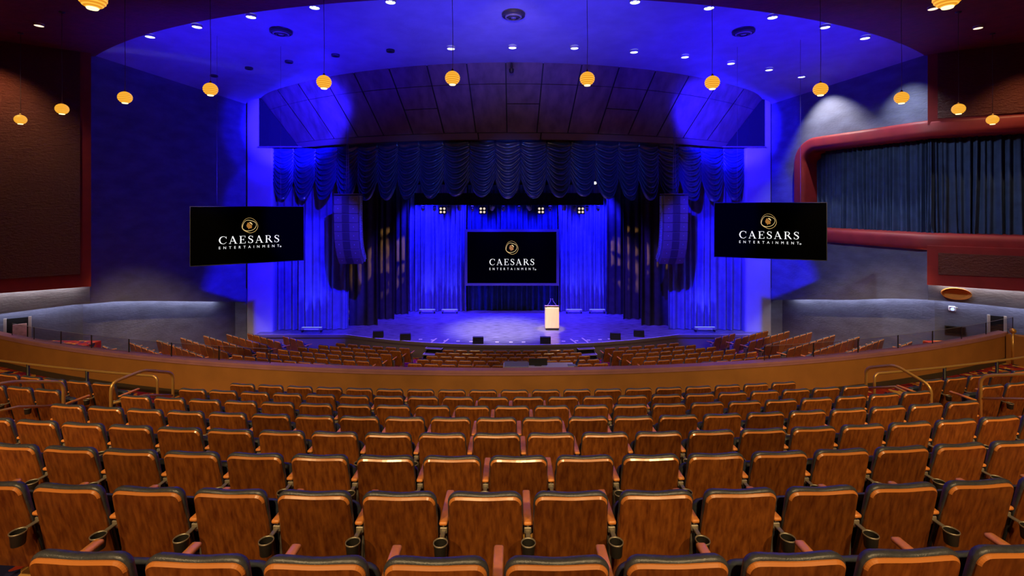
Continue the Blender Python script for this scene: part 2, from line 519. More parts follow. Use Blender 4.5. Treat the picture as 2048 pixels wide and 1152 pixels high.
for s in (-1, 1):       # return of the parapet at each end
    e = Vector((PXC + PR * math.sin(s * A_END), PYC - PR * math.cos(A_END), 0))
    mb = MB()
    ang = s * 0.2
    dirv = Vector((s * math.cos(0.9), -math.sin(0.9), 0))
    nv = Vector((-dirv.y, dirv.x, 0)) * 0.12
    q = []
    for z in (CZ - 6.9, PAR_TOP - 0.05):
        for p in (e - nv, e + dirv * 2.2 - nv, e + dirv * 2.2 + nv, e + nv):
            q.append((p.x, p.y, z))
    mb.add(q, [(0, 3, 2, 1), (4, 5, 6, 7), (0, 1, 5, 4), (1, 2, 6, 5), (2, 3, 7, 6), (3, 0, 4, 7)])
    fix(world_build(mb, 'return_wall', M['parapet'], pa))
    mb = MB(); mb.tube([(e.x, e.y - 0.16, FLOOR8), (e.x, e.y - 0.16, PAR_TOP + 0.03)], 0.035, 10)
    mb.lathe([(0.0, -0.02), (0.06, 0.0), (0.075, 0.05), (0.05, 0.1), (0.0, 0.115)], 14, (e.x, e.y - 0.16, PAR_TOP + 0.02))
    p = world_build(mb, 'corner_post', M['brass'], pa); p['label'] = 'brass corner post with round cap'

# ---- glass guard panels standing on the parapet
def par_pt(px, r=PR - 0.10):
    """point of the parapet line met by the vertical plane through pixel column px"""
    t = (px - VX) / F
    a, b, c = 1 + t * t, -2 * (t * PXC + PYC), PXC ** 2 + PYC ** 2 - r * r
    y = (-b - math.sqrt(b * b - 4 * a * c)) / (2 * a)
    return Vector((t * y, y, PAR_TOP))
glass_sets = [([24, 68, 122, 183, 258, 343, 438, 541], 'red-framed textured wall'), ([1528, 1627, 1716, 1796, 1865, 1923, 1972, 2026], 'curtained box')]
for xs, side in glass_sets:
    seq = xs if side.startswith('cur') else xs[::-1]
    for i in range(len(xs) - 1):
        a = par_pt(seq[i]); b = par_pt(seq[i + 1])
        mid = (a + b) / 2
        t = empty('glass_guard', mid)
        tag(t, 'clear glass guard panel on the parapet, %s along towards the %s' % (ORD[i + 1], side), 'glass panel', 'glass guards on the parapet')
        dv = (b - a); L = dv.length; ang = math.atan2(dv.y, dv.x)
        h = 0.31
        mb = MB(); mb.box((0, 0, h / 2), (L - 0.03, 0.012, h), ang)
        mb.build('pane', M['glass'], t)
        for e in (a, b):
            mb = MB(); q = e - mid + (mid - e) * 0.012; mb.box((q.x, q.y, h / 2), (0.008, 0.014, h), ang)
            mb.build('clip', M['dark_metal'], t)
        mb = MB(); mb.box((0, 0, h), (L - 0.03, 0.012, 0.003), ang)
        mb.build('top_edge', M['grey_metal'], t)

# ------------------------------------------------------------------ side walls
def make_path(pts):
    pts = [Vector((p[0], p[1], 0)) for p in pts]
    acc = [0.0]
    for a, b in zip(pts, pts[1:]):
        acc.append(acc[-1] + (b - a).length)
    return pts, acc
LPATH = make_path([(X(492, 24.2), 24.2), (X(180, 17.5), 17.5), (X(0, 16.2), 16.2), (-20.5, 13.6), (-20.5, -6)])
RPATH = make_path([(X(1543, 24.2), 24.2), (X(1856, 17.5), 17.5), (X(2048, 16.2), 16.2), (20.5, 13.6), (20.5, -6)])
def path_at(path, s):
    pts, acc = path
    for i in range(len(pts) - 1):
        if s <= acc[i + 1] or i == len(pts) - 2:
            t = (s - acc[i]) / (acc[i + 1] - acc[i])
            return pts[i].lerp(pts[i + 1], t), (pts[i + 1] - pts[i]).normalized()
def path_px(path, px):
    """arc length where the vertical plane through pixel column px meets the wall"""
    pts, acc = path
    t = (px - VX) / F
    for i in range(len(pts) - 1):
        a, b = pts[i], pts[i + 1]
        fa, fb = a.x - t * a.y, b.x - t * b.y
        if fa * fb <= 0 and fa != fb:
            return acc[i] + (acc[i + 1] - acc[i]) * fa / (fa - fb)
    return acc[-1]
def inward(path, s, blend=0.5):
    side = -1 if path is LPATH else 1
    n = Vector((0, 0, 0))
    for ds in (-blend, 0, blend):
        _, t = path_at(path, min(max(s + ds, 0), path[1][-1]))
        m = Vector((t.y, -t.x, 0))
        if m.x * side > 0: m = -m
        n += m
    return n.normalized()
def wpt(path, s, off, z):
    p, _ = path_at(path, s)
    p = p + inward(path, s) * off
    return Vector((p.x, p.y, z))
def z_px(path, px, py):
    p, _ = path_at(path, path_px(path, px))
    return Zr(py, p.y)
def lerp_tab(tab):
    def fn(s):
        if s <= tab[0][0]: return tab[0][1]
        for (a, za), (b, zb) in zip(tab, tab[1:]):
            if s <= b:
                t = (s - a) / (b - a)
                return za + (zb - za) * t
        return tab[-1][1]
    return fn
def px_line(path, pts):
    return lerp_tab(sorted((path_px(path, px), z_px(path, px, py)) for px, py in pts))
def wall_strip(path, s0, s1, zlo, zhi, off, thick, step=0.4):
    """a wall slab along the path between two height lines"""
    zl = zlo if callable(zlo) else (lambda s: zlo)
    zh = zhi if callable(zhi) else (lambda s: zhi)
    cuts = sorted(set([s0, s1] + [a for a in path[1] if s0 < a < s1]))
    ss = []
    for a, b in zip(cuts, cuts[1:]):
        n = max(1, int((b - a) / step))
        ss += [a + (b - a) * i / n for i in range(n)]
    ss.append(s1)
    mb = MB(); vs = []
    for s in ss:
        vs += [wpt(path, s, off, zl(s)), wpt(path, s, off, zh(s)), wpt(path, s, off - thick, zh(s)), wpt(path, s, off - thick, zl(s))]
    fs = []
    for i in range(len(ss) - 1):
        a, b = 4 * i, 4 * i + 4
        for k in range(4):
            k2 = (k + 1) % 4
            fs.append((a + k, a + k2, b + k2, b + k))
    fs += [(0, 1, 2, 3), tuple(4 * (len(ss) - 1) + k for k in (3, 2, 1, 0))]
    mb.add(vs, fs)
    return mb

CEIL_Z = lambda y: CZ + 5.6 + 0.06 * (20 - y)
RED_Z = CZ + 5.3
LEND, REND = LPATH[1][-1], RPATH[1][-1]
L_ledge = px_line(LPATH, [(492, 604), (400, 603), (300, 602), (230, 603), (160, 608), (80, 618), (1, 628)])
L_red = px_line(LPATH, [(180, 570), (1, 583)])
R_ledge = px_line(RPATH, [(1543, 600), (1620, 599), (1700, 600), (1780, 597), (1850, 599), (1900, 603), (1980, 611), (2047, 618)])
R_red_low = px_line(RPATH, [(1856, 567), (2047, 580)])

def upper_wall(path, end, ledge, name, side):
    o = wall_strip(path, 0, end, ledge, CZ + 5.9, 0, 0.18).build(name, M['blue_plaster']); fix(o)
    return struct(o, 'mottled blue-grey plaster side wall on the %s' % side, 'wall')
upper_wall(LPATH, LEND, L_ledge, 'wall_left', 'side without the box')
LOW = 0.55
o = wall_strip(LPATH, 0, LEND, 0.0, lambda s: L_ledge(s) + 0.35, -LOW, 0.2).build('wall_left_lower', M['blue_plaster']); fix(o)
struct(o, 'recessed lower blue-grey wall beneath the lit ledge, side without the box', 'wall')
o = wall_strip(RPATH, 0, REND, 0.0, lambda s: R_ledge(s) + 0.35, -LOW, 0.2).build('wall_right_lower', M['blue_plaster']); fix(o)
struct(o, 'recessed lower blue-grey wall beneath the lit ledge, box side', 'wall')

# hidden light strips in the wall ledges
def cove(path, s0, s1, zfn, off, mat, label, width=0.1):
    mb = MB()
    n = max(2, int((s1 - s0) / 0.5)); vs = []
    for i in range(n + 1):
        s = s0 + (s1 - s0) * i / n
        for o_, z_ in ((off, 0), (off + width, 0), (off + width, 0.04), (off, 0.04)):
            vs.append(wpt(path, s, o_, zfn(s) + z_))
    fs = [(4 * i + k, 4 * i + (k + 1) % 4, 4 * i + 4 + (k + 1) % 4, 4 * i + 4 + k) for i in range(n) for k in range(4)]
    fs += [(0, 1, 2, 3), tuple(4 * n + k for k in (3, 2, 1, 0))]
    mb.add(vs, fs)
    o = fix(mb.build('cove_light', mat))
    return tag(o, label, 'strip light')
cove(LPATH, 1.2, LPATH[1][2] + 3, lambda s: L_ledge(s) + 0.16, -0.42, M['cove_cool'], 'light strip hidden behind the long wall ledge opposite the box')
cove(RPATH, 0.8, RPATH[1][2] + 3, lambda s: R_ledge(s) + 0.16, -0.42, M['cove_cool'], 'light strip hidden behind the long wall ledge under the box')

# ---- red portal, left
sL = path_px(LPATH, 178)
TH = 0.45
lw = empty('wall_red_left', wpt(LPATH, sL, TH, L_red(sL)))
struct(lw, 'red plaster wall framing a rough maroon stucco panel, opposite the box', 'wall')
o = fix(world_build(wall_strip(LPATH, sL, LPATH[1][2] + 3.2, L_red, RED_Z + 0.7, TH, 0.16), 'red_frame', M['red_plaster'], lw))
s_in = path_px(LPATH, 156)
o = fix(world_build(wall_strip(LPATH, s_in, LPATH[1][2] + 3.2, lambda s: L_red(s) + 0.46, RED_Z, TH + 0.035, 0.10), 'stucco_panel', M['stucco'], lw))
cove(LPATH, sL + 0.25, LPATH[1][2] + 3, lambda s: L_red(s) + 0.08, 0.06, M['cove_glow'], 'light strip hidden under the large stucco panel')

# ---- right wall with the box opening
O_TOP, O_BOT = CZ + 2.72, CZ - 1.32
sO = path_px(RPATH, 1604)
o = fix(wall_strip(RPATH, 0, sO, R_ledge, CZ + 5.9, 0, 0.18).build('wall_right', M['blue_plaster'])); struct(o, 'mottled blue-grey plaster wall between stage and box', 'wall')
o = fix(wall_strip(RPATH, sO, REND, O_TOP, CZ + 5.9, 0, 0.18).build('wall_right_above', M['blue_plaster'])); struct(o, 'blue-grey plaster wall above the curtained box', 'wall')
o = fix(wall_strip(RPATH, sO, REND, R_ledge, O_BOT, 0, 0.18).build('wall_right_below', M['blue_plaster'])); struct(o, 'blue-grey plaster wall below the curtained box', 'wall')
# box frame: a rounded red roll swept round the opening
fr = empty('trim_1', wpt(RPATH, sO, 0, O_BOT)); struct(fr, 'rounded red plaster frame round the curtained box opening', 'trim')
rad = 0.85
cl = []          # centre line (s, z, outward normal in wall plane)
sEnd = RPATH[1][2] + 4.0
for i in range(25):
    t = i / 24
    cl.append((sEnd + (sO + rad - sEnd) * t, O_BOT, (0, -1)))
for i in range(1, 13):
    a = PI / 2 * i / 12
    cl.append((sO + rad - rad * math.sin(a), O_BOT + rad - rad * math.cos(a), (-math.sin(a), -math.cos(a))))
for i in range(1, 6):
    cl.append((sO, O_BOT + rad + (O_TOP - O_BOT - 2 * rad) * i / 6, (-1, 0)))
for i in range(0, 13):
    a = PI / 2 * i / 12
    cl.append((sO + rad - rad * math.cos(a), O_TOP - rad + rad * math.sin(a), (-math.cos(a), math.sin(a))))
for i in range(1, 25):
    t = i / 24
    cl.append((sO + rad + (sEnd - sO - rad) * t, O_TOP, (0, 1)))
# profile: (n = outward in wall plane, p = towards the room)
prof = [(0.28, -0.02), (0.28, 0.10)] + [(0.28 - 0.14 + 0.14 * math.cos(a), 0.12 + 0.14 * math.sin(a)) for a in [PI / 2 * k / 4 for k in range(5)]] \
     + [(-0.10 - 0.20 * math.sin(a), 0.06 + 0.20 * math.cos(a)) for a in [PI / 2 * k / 5 for k in range(6)]] + [(-0.30, -0.45), (-0.34, -0.95), (0.05, -0.95)]
mb = MB(); vs = []
for s, z, (ns, nz) in cl:
    for n_, p_ in prof:
        vs.append(wpt(RPATH, s + ns * n_, p_, z + nz * n_))
m = len(prof)
fs = [(i * m + k, i * m + (k + 1) % m, (i + 1) * m + (k + 1) % m, (i + 1) * m + k) for i in range(len(cl) - 1) for k in range(m)]
mb.add(vs, fs, 0, True)
fix(world_build(mb, 'frame_roll', M['red_plaster'], fr, 50))
# red wall and stucco above the box, audience end
sR = path_px(RPATH, 1857)
rw = empty('wall_red_right', wpt(RPATH, sR, 0.3, O_TOP)); struct(rw, 'red plaster wall with rough maroon stucco panels round the box', 'wall')
fix(world_build(wall_strip(RPATH, sR, RPATH[1][2] + 3.2, O_TOP + 0.1, RED_Z + 0.7, 0.24, 0.24), 'red_frame', M['red_plaster'], rw))
s2 = path_px(RPATH, 1877)
fix(world_build(wall_strip(RPATH, s2, RPATH[1][2] + 3.2, O_TOP + 0.3, RED_Z, 0.275, 0.1), 'stucco_panel', M['stucco'], rw))
fix(world_build(wall_strip(RPATH, sR, RPATH[1][2] + 3.2, R_red_low, O_BOT - 0.1, 0.40, 0.14), 'red_apron', M['red_plaster'], rw))
r_in_lo = px_line(RPATH, [(1878, 546), (2047, 553)])
fix(world_build(wall_strip(RPATH, path_px(RPATH, 1879), RPATH[1][2] + 3.2, r_in_lo, O_BOT - 0.34, 0.435, 0.1), 'stucco_panel', M['stucco'], rw))
cove(RPATH, sR + 0.25, RPATH[1][2] + 3, lambda s: R_red_low(s) + 0.08, 0.04, M['cove_glow'], 'light strip hidden under the red apron of the box')
cove(RPATH, path_px(RPATH, 1668), sR - 0.05, lambda s: O_BOT - 0.26, 0.02, M['cove_cool'], 'light strip hidden under the front roll of the box', 0.06)
cove(RPATH, sR + 0.02, sR + 0.08, lambda s: R_red_low(s) + 0.2, 0.2, M['cove_glow'], 'short light tucked at the edge of the red apron', 0.05)

# ------------------------------------------------------------------ ceilings
RCX, RCY, RCR = -0.05, 37.0, 24.35
mb = MB()
N = 96
def red_edge(u):
    a = -0.80 + 1.6 * u
    return RCX + RCR * math.sin(a), RCY - RCR * math.cos(a)
prof = [(0.0, 0.75), (0.0, 0.22), (0.02, 0.12), (0.08, 0.04), (0.2, 0.0)]
vs = []
for i in range(N + 1):
    a = -0.80 + 1.6 * i / N
    for dr, dz in prof:
        r = RCR + dr
        vs.append((RCX + r * math.sin(a), RCY - r * math.cos(a), RED_Z + dz))
    xx, yy = vs[-1][0], vs[-1][1]
    vs.append((xx * 1.0, -7.0, RED_Z))
m = len(prof) + 1
fs = [(i * m + k, i * m + k + 1, (i + 1) * m + k + 1, (i + 1) * m + k) for i in range(N) for k in range(m - 1)]
mb.add(vs, fs, 0, True)
struct(mb.build('ceiling_red', M['red_ceiling'], None, 60), 'dark red textured ceiling with curved edge over the raised seating', 'ceiling')

mb = MB()
def cb(u, v):
    y = 11.0 + 13.4 * v
    x = (-16.5 + 33 * u)
    return (x, y, CEIL_Z(y))
mb.grid(40, 20, cb)
struct(mb.build('ceiling', M['ceiling_blue']), 'pale plaster ceiling lit blue in front of the stage', 'ceiling')
for path, nm in ((LPATH, 'trim_2'), (RPATH, 'trim_3')):
    mb = MB()
    def cv(u, v, path=path):
        s = path[1][1] * 1.02 * (1 - u)
        p = wpt(path, s, 0.0, 0)
        zt = CEIL_Z(p.y)
        a = v * PI / 2
        off = 1.9 * (1 - math.cos(a))
        z = zt - 0.38 * (1 - math.sin(a))
        q = wpt(path, s, 0.0, 0) + Vector((off if path is LPATH else -off, 0, 0))
        return (q.x, q.y, z if v < 1 else zt - 0.002)
    mb.grid(24, 8, cv)
    struct(mb.build(nm, M['ceiling_blue']), 'plaster cove where the ceiling meets the side wall', 'trim')

# ------------------------------------------------------------------ proscenium
PY = 24.2
def jamb(px0, px1, nm, side):
    x0, x1 = X(px0, PY), X(px1, PY)
    mb = MB(); mb.bbox(((x0 + x1) / 2, PY + 0.3, CZ - 0.85), (abs(x1 - x0), 0.6, 12.7), 0.12, 3, smooth=True)
    o = mb.build(nm, M['jamb_plaster'], None, 40)
    struct(o, 'tall pale proscenium pier washed blue, %s' % side, 'wall')
for sx_, pe in ((-1, 492), (1, 1543)):
    mb = MB(); mb.box((X(pe, PY) + sx_ * 0.48, PY + 0.2, 1.4), (0.96, 0.3, 2.9)); struct(mb.build('wall_pier_base', M['blue_plaster']), 'short blue-grey wall closing the recess beside the stage pier', 'wall')
jamb(492, 545, 'wall_pier_left', 'opposite the box')
jamb(1491, 1544, 'wall_pier_right', 'box side')
H_BOT = Zr(295, PY)
HT_R, HB_R = 18.6, 19.2
ht_y0, hb_y0 = 19.4, 21.15
def arc_y(x, y0, R): return y0 + R - math.sqrt(R * R - x * x)
xt, xb = X(1530, PY), X(1449, PY)
hd = empty('proscenium_header', (0, PY, H_BOT)); struct(hd, 'curved dark brown panelled header above the stage', 'header')
mb = MB(); mb.box((0, PY + 0.1, (H_BOT + CZ + 5.9) / 2), (2 * xt, 0.2, CZ + 5.9 - H_BOT)); world_build(mb, 'backing_wall', M['dark_panel'], hd)
def hdr(u, v, off=0.0):
    """u -1..1 across, v 0 top .. 1 bottom"""
    xT, xB = u * xt, u * xb
    pT = Vector((xT, arc_y(xT, ht_y0, (xt * xt + (PY - ht_y0) ** 2) / (2 * (PY - ht_y0))), 0)); pT.z = CEIL_Z(pT.y) + 0.02
    pB = Vector((xB, arc_y(xB, hb_y0, (xb * xb + (PY - hb_y0) ** 2) / (2 * (PY - hb_y0))), H_BOT))
    p = pT.lerp(pB, v)
    n = Vector((-xT * 0.04, -0.85, -0.5)).normalized()
    return p + n * off
# backing shell
mb = MB(); mb.grid(64, 4, lambda u, v: hdr(2 * u - 1, v, -0.05)); world_build(mb, 'backing_shell', M['black'], hd)
seams = [-1, -0.885, -0.775, -0.655, -0.535, -0.405, -0.275, -0.145, -0.02, 0.10, 0.225, 0.35, 0.48, 0.61, 0.74, 0.87, 1]
def slab(u0, u1, v0, v1, off, name, mat, n=3):
    mb = MB()
    a = lambda u, v: hdr(u0 + (u1 - u0) * u, v0 + (v1 - v0) * v, off)
    mb.grid(n, 2, a)
    b = lambda u, v: hdr(u0 + (u1 - u0) * u, v0 + (v1 - v0) * v, off - 0.05)
    vs = []; 
    ring = [(0, 0), (1, 0), (1, 1), (0, 1)]
    for q in range(4):
        p, r = ring[q], ring[(q + 1) % 4]
        for i in range(n):
            t0, t1 = i / n, (i + 1) / n
            pa_ = (p[0] + (r[0] - p[0]) * t0, p[1] + (r[1] - p[1]) * t0); pb_ = (p[0] + (r[0] - p[0]) * t1, p[1] + (r[1] - p[1]) * t1)
            mb.add([a(*pa_), a(*pb_), b(*pb_), b(*pa_)], [(0, 1, 2, 3)])
    return world_build(mb, name, mat, hd)
for i in range(len(seams) - 1):
    g = 0.0022
    u0, u1 = seams[i] + g, seams[i + 1] - g
    slab(u0, u1, 0.0, 0.265, 0.0, 'upper_panel', M['header_panel'])
    offv = random.uniform(0.012, 0.05)
    if i in (5, 8, 11):
        sp = {5: 0.56, 8: 0.52, 11: 0.55}[i]
        slab(u0, u1, 0.27, sp - 0.004, offv, 'panel', M['header_panel']); slab(u0, u1, sp + 0.004, 0.90, offv + 0.02, 'panel', M['header_panel'])
    else:
        slab(u0, u1, 0.27, 0.90, offv, 'panel', M['header_panel'])
for u0, u1, o_ in ((-1, -0.14, 0.02), (-0.135, 0.115, 0.05), (0.12, 1, 0.02)):
    slab(u0, u1, 0.91, 1.0, o_, 'bottom_rail', M['header_trim'], 24)
# underside of the header
mb = MB()
def under(u, v):
    x = (2 * u - 1) * xb
    p = hdr(2 * u - 1, 1.0)
    q = Vector((p.x, PY + 0.1, H_BOT))
    r = p.lerp(q, v); r.z = H_BOT
    return r
mb.grid(64, 1, under); world_build(mb, 'underside', M['header_trim'], hd)
mb = MB(); mb.box((0, PY + 0.02, H_BOT + 0.02), (2 * xt, 0.28, 0.06)); world_build(mb, 'sill', M['header_trim'], hd)
# small camera on the header
mb = MB(); c = P(1023, 138, 19.25); mb.lathe([(0.0, -0.17), (0.07, -0.15), (0.1, -0.08), (0.1, 0.0), (0.04, 0.02), (0.04, 0.24)], 14, c); o = mb.build('ceiling_camera', M['dark_metal'], None, 40); tag(o, 'small dark dome camera hanging at the top of the header', 'camera')

# ------------------------------------------------------------------ stage
SZ = CZ - 6.25
SR = 18.9; SYC = 21.95 + SR
def stage_front(x):
    ax = abs(x)
    if ax >= 8.05: return 23.72
    return SYC - math.sqrt(SR * SR - ax * ax)
xs = [-12.4, -11.95] + [-8.05 + 16.1 * i / 48 for i in range(49)] + [11.95, 12.4]
mb = MB()
for a, b in zip(xs, xs[1:]):
    ya, yb = stage_front(a), stage_front(b)
    if abs(a) > 12 or abs(b) > 12: ya = yb = 23.72
    nv = 16
    mb.add([(a, ya, SZ), (b, yb, SZ), (b, 30, SZ), (a, 30, SZ)], [(0, 1, 2, 3)])
struct(mb.build('floor_stage', M['stage_floor']), 'scuffed glossy black stage floor', 'floor')
sf = empty('stage_apron', (0, 21.95, 0)); struct(sf, 'dark curved front of the stage with pale nosing', 'stage')
mb = MB()
for a, b in zip(xs, xs[1:]):
    ya, yb = stage_front(a), stage_front(b)
    mb.add([(a, ya + 0.06, -0.2), (b, yb + 0.06, -0.2), (b, yb + 0.06, SZ - 0.1), (a, ya + 0.06, SZ - 0.1)], [(0, 1, 2, 3)])
world_build(mb, 'face', M['stage_face'], sf)
mb = MB()
pr = [(0.05, -0.16), (-0.02, -0.15), (-0.05, -0.05), (-0.03, 0.0), (0.05, 0.004)]
vs = [(x, stage_front(x) + dy, SZ + dz) for x in xs for dy, dz in pr]
m = len(pr)
mb.add(vs, [(i * m + k, (i + 1) * m + k, (i + 1) * m + k + 1, i * m + k + 1) for i in range(len(xs) - 1) for k in range(m - 1)], 0, True)
world_build(mb, 'nosing', M['stage_face'], sf, 40)
mb = MB()
vs = [(x, stage_front(x) + dy, SZ + 0.006) for x in xs for dy in (-0.03, 0.03)]
mb.add(vs, [(2 * i, 2 * i + 2, 2 * i + 3, 2 * i + 1) for i in range(len(xs) - 1)])
world_build(mb, 'edge_strip', M['stage_nosing'], sf)
# black masking behind the stage
mb = MB(); mb.box((0, 30.1, CZ - 1), (30, 0.1, 13)); struct(mb.build('wall_back_of_stage', M['soft_black']), 'black wall behind the stage', 'wall')
for s in (-1, 1):
    mb = MB(); mb.box((s * 12.6, 27.6, CZ - 1), (0.1, 5.0, 13)); struct(mb.build('wall_wing', M['soft_black']), 'black wall of the stage wing', 'wall')
mb = MB(); mb.box((0, 27.4, CZ + 5.6), (26, 6.2, 0.1)); struct(mb.build('ceiling_stage', M['soft_black']), 'black ceiling over the stage', 'ceiling')

# ---- curtains
def pleat(p0, p1, z0, z1, pleats, amp, seed, nv=8, mat=None, name='curtain', wobble=0.25, res=10, flare=0.0):
    rnd = random.Random(seed)
    a = Vector((p0[0], p0[1], 0)); b = Vector((p1[0], p1[1], 0))
    dv = b - a; L = dv.length; t = dv / L; n = Vector((t.y, -t.x, 0))
    ph = [rnd.uniform(-0.35, 0.35) for _ in range(pleats + 2)]
    am = [rnd.uniform(0.55, 1.25) for _ in range(pleats + 2)]
    pos = [i + rnd.uniform(-wobble, wobble) for i in range(pleats + 1)]
    pos[0] = 0; pos[-1] = pleats
    dr = [rnd.uniform(-0.5, 0.5) for _ in range(pleats + 2)]
    mb = MB(); us = []
    for i in range(pleats):
        for k in range(res):
            us.append((i, k / res))
    us.append((pleats - 1, 1.0))
    vs = []
    for j in range(nv + 1):
        v = j / nv
        for i, k in us:
            u = (pos[i] + (pos[i + 1] - pos[i]) * k) / pleats
            aa = am[i] * (1 - k) + am[i + 1] * k
            wv = math.cos(2 * PI * k)
            wv = math.copysign(abs(wv) ** 0.75, wv)
            dd = dr[i] * (1 - k) + dr[i + 1] * k
            off = amp * aa * wv * (0.75 + 0.4 * v) + amp * 0.35 * math.sin(9 * u * pleats / 7 + 2.4 * v + ph[i])
            sl = dd * amp * 0.9 * math.sin(PI * v) + dd * amp * 0.6 * v
            p = a + t * (u * L + sl) + n * (off + flare * v)
            vs.append((p.x, p.y, z1 + (z0 - z1) * v))
    w_ = len(us)
    mb.add(vs, [(j * w_ + i, j * w_ + i + 1, (j + 1) * w_ + i + 1, (j + 1) * w_ + i) for j in range(nv) for i in range(w_ - 1)], 0, True)
    return mb.build(name, mat)
cz0 = SZ + 0.02
o = pleat((X(545, 24.55), 24.55), (X(697, 24.75), 24.75), cz0, CZ + 1.6, 11, 0.10, 11, 8, M['velour_blue'], 'house_curtain'); tag(o, 'blue-lit gathered side curtain opposite the box, behind the hanging speakers', 'curtain', 'house curtains')
o = pleat((X(1336, 24.75), 24.75), (X(1490, 24.55), 24.55), cz0, CZ + 1.6, 11, 0.10, 12, 8, M['velour_blue'], 'house_curtain'); tag(o, 'blue-lit gathered side curtain on the box side of the stage', 'curtain', 'house curtains')
# legs (narrow masking curtains), pairs going upstage
LEGS = [(700, 757, 25.5, 31), (747, 789, 26.9, 32), (778, 818, 28.1, 33), (1281, 1340, 25.5, 34), (1245, 1288, 26.9, 35), (1212, 1254, 28.1, 36)]
LEGL = ['foremost dark masking curtain opposite the box', 'middle dark masking curtain with dappled gold light, opposite the box', 'rearmost dark masking curtain beside the backdrop, opposite the box',
        'foremost dark masking curtain on the box side', 'middle dark masking curtain with dappled gold light, box side', 'rearmost dark masking curtain beside the backdrop, box side']
for (a, b, d, sd), lb in zip(LEGS, LEGL):
    o = pleat((X(a, d), d), (X(b, d), d), cz0, CZ + 1.4, 3, 0.075, sd, 6, M['leg_cloth'], 'masking_curtain'); tag(o, lb, 'curtain', 'masking curtains in the wings')
# backdrop in three widths
o = pleat((X(812, 28.9), 28.9), (X(934, 28.9), 28.9), cz0, CZ + 1.2, 12, 0.13, 51, 8, M['velour_blue'], 'backdrop_curtain'); tag(o, 'bright blue backdrop curtain opposite the lectern side of the screen', 'curtain', 'backdrop curtains')
o = pleat((X(936, 29.25), 29.25), (X(1113, 29.25), 29.25), cz0, CZ + 1.2, 15, 0.11, 52, 8, M['velour_navy'], 'backdrop_curtain'); tag(o, 'darker blue backdrop curtain directly behind the centre screen', 'curtain', 'backdrop curtains')
o = pleat((X(1115, 28.9), 28.9), (X(1217, 28.9), 28.9), cz0, CZ + 1.2, 11, 0.13, 53, 8, M['velour_blue'], 'backdrop_curtain'); tag(o, 'bright blue backdrop curtain behind the lectern', 'curtain', 'backdrop curtains')
# black border hiding the lighting pipe
o = pleat((X(829, 26.3), 26.3), (X(1207, 26.3), 26.3), Zr(410, 26.3), Zr(386, 26.3), 36, 0.03, 61, 2, M['soft_black'], 'cloth', res=6)
bo = tag(empty('border_curtain', (0, 26.3, Zr(386, 26.3))), 'narrow black border curtain hung above the stage lights', 'curtain')
o.parent = bo; o.matrix_parent_inverse = Matrix.Translation(-Vector(bo.location))
for q in (-4.5, -1.5, 1.5, 4.5):
    mb = MB(); mb.tube([(q, 26.3, Zr(387, 26.3)), (q, 26.3, CZ + 5.56)], 0.008, 5); world_build(mb, 'hanger_line', M['cord'], bo)

# ---- swagged valance following the header
va = empty('swag_valance', (0, hb_y0 + 0.3, H_BOT)); tag(va, 'dark blue satin valance gathered in a row of hanging swags', 'valance')
lobes = [566, 610, 652, 695, 735, 775, 816, 862, 913, 965, 1015, 1068, 1119, 1165, 1216, 1258, 1297, 1338, 1378, 1426, 1466]
VR = (xb * xb + (PY - hb_y0) ** 2) / (2 * (PY - hb_y0))
def val_pt(px):
    t = (px - VX) / F
    yc = hb_y0 + 0.34 + VR
    a, b, c = 1 + t * t, -2 * yc, yc * yc - VR * VR
    disc = b * b - 4 * a * c
    y = (-b - math.sqrt(max(disc, 0))) / (2 * a)
    y = min(y, PY + 0.15)
    return Vector((t * y, y, 0))
cusps = [545] + [(a + b) / 2 for a, b in zip(lobes, lobes[1:])] + [1489]
for i, lb in enumerate(lobes):
    a, b = val_pt(cusps[i]), val_pt(cusps[i + 1])
    cdepth = (a + b) / 2
    bot = 399 if 3 < i < 17 else 401
    rnd = random.Random(100 + i)
    zb = Zr(bot + rnd.uniform(-2, 3) - (4 if 8 <= i <= 13 else 0), cdepth.y)
    zc_ = Zr(358 + rnd.uniform(-2, 3), cdepth.y)
    nrm = Vector(((b - a).y, -(b - a).x, 0)).normalized()
    mb = MB(); jit = rnd.uniform(0, 6)
    nf = 10
    def sw(u, v, a=a, b=b, zb=zb, zc_=zc_, nrm=nrm, jit=jit):
        q = 2 * u - 1
        zbot = zb + (zc_ - zb) * abs(q) ** 2.5
        zt = H_BOT + 0.02
        vv = v
        z = zt + (zbot - zt) * vv
        env = (1 - q * q)
        bul = 0.20 * env * (0.35 + 0.65 * v) * (0.6 + 0.4 * v)
        fold = 0.075 * math.sin(2 * PI * (nf * vv ** 1.08) + jit + 0.8 * math.sin(3 * q + jit)) * (env ** 0.6) * min(1, 6 * v)
        gath = 0.035 * math.cos(9 * PI * q) * (1 - env) ** 2
        p = a.lerp(b, u) + nrm * (bul + fold + gath)
        return (p.x, p.y, z)
    mb.grid(18, 84, sw)
    world_build(mb, 'swag', M['satin'], va)

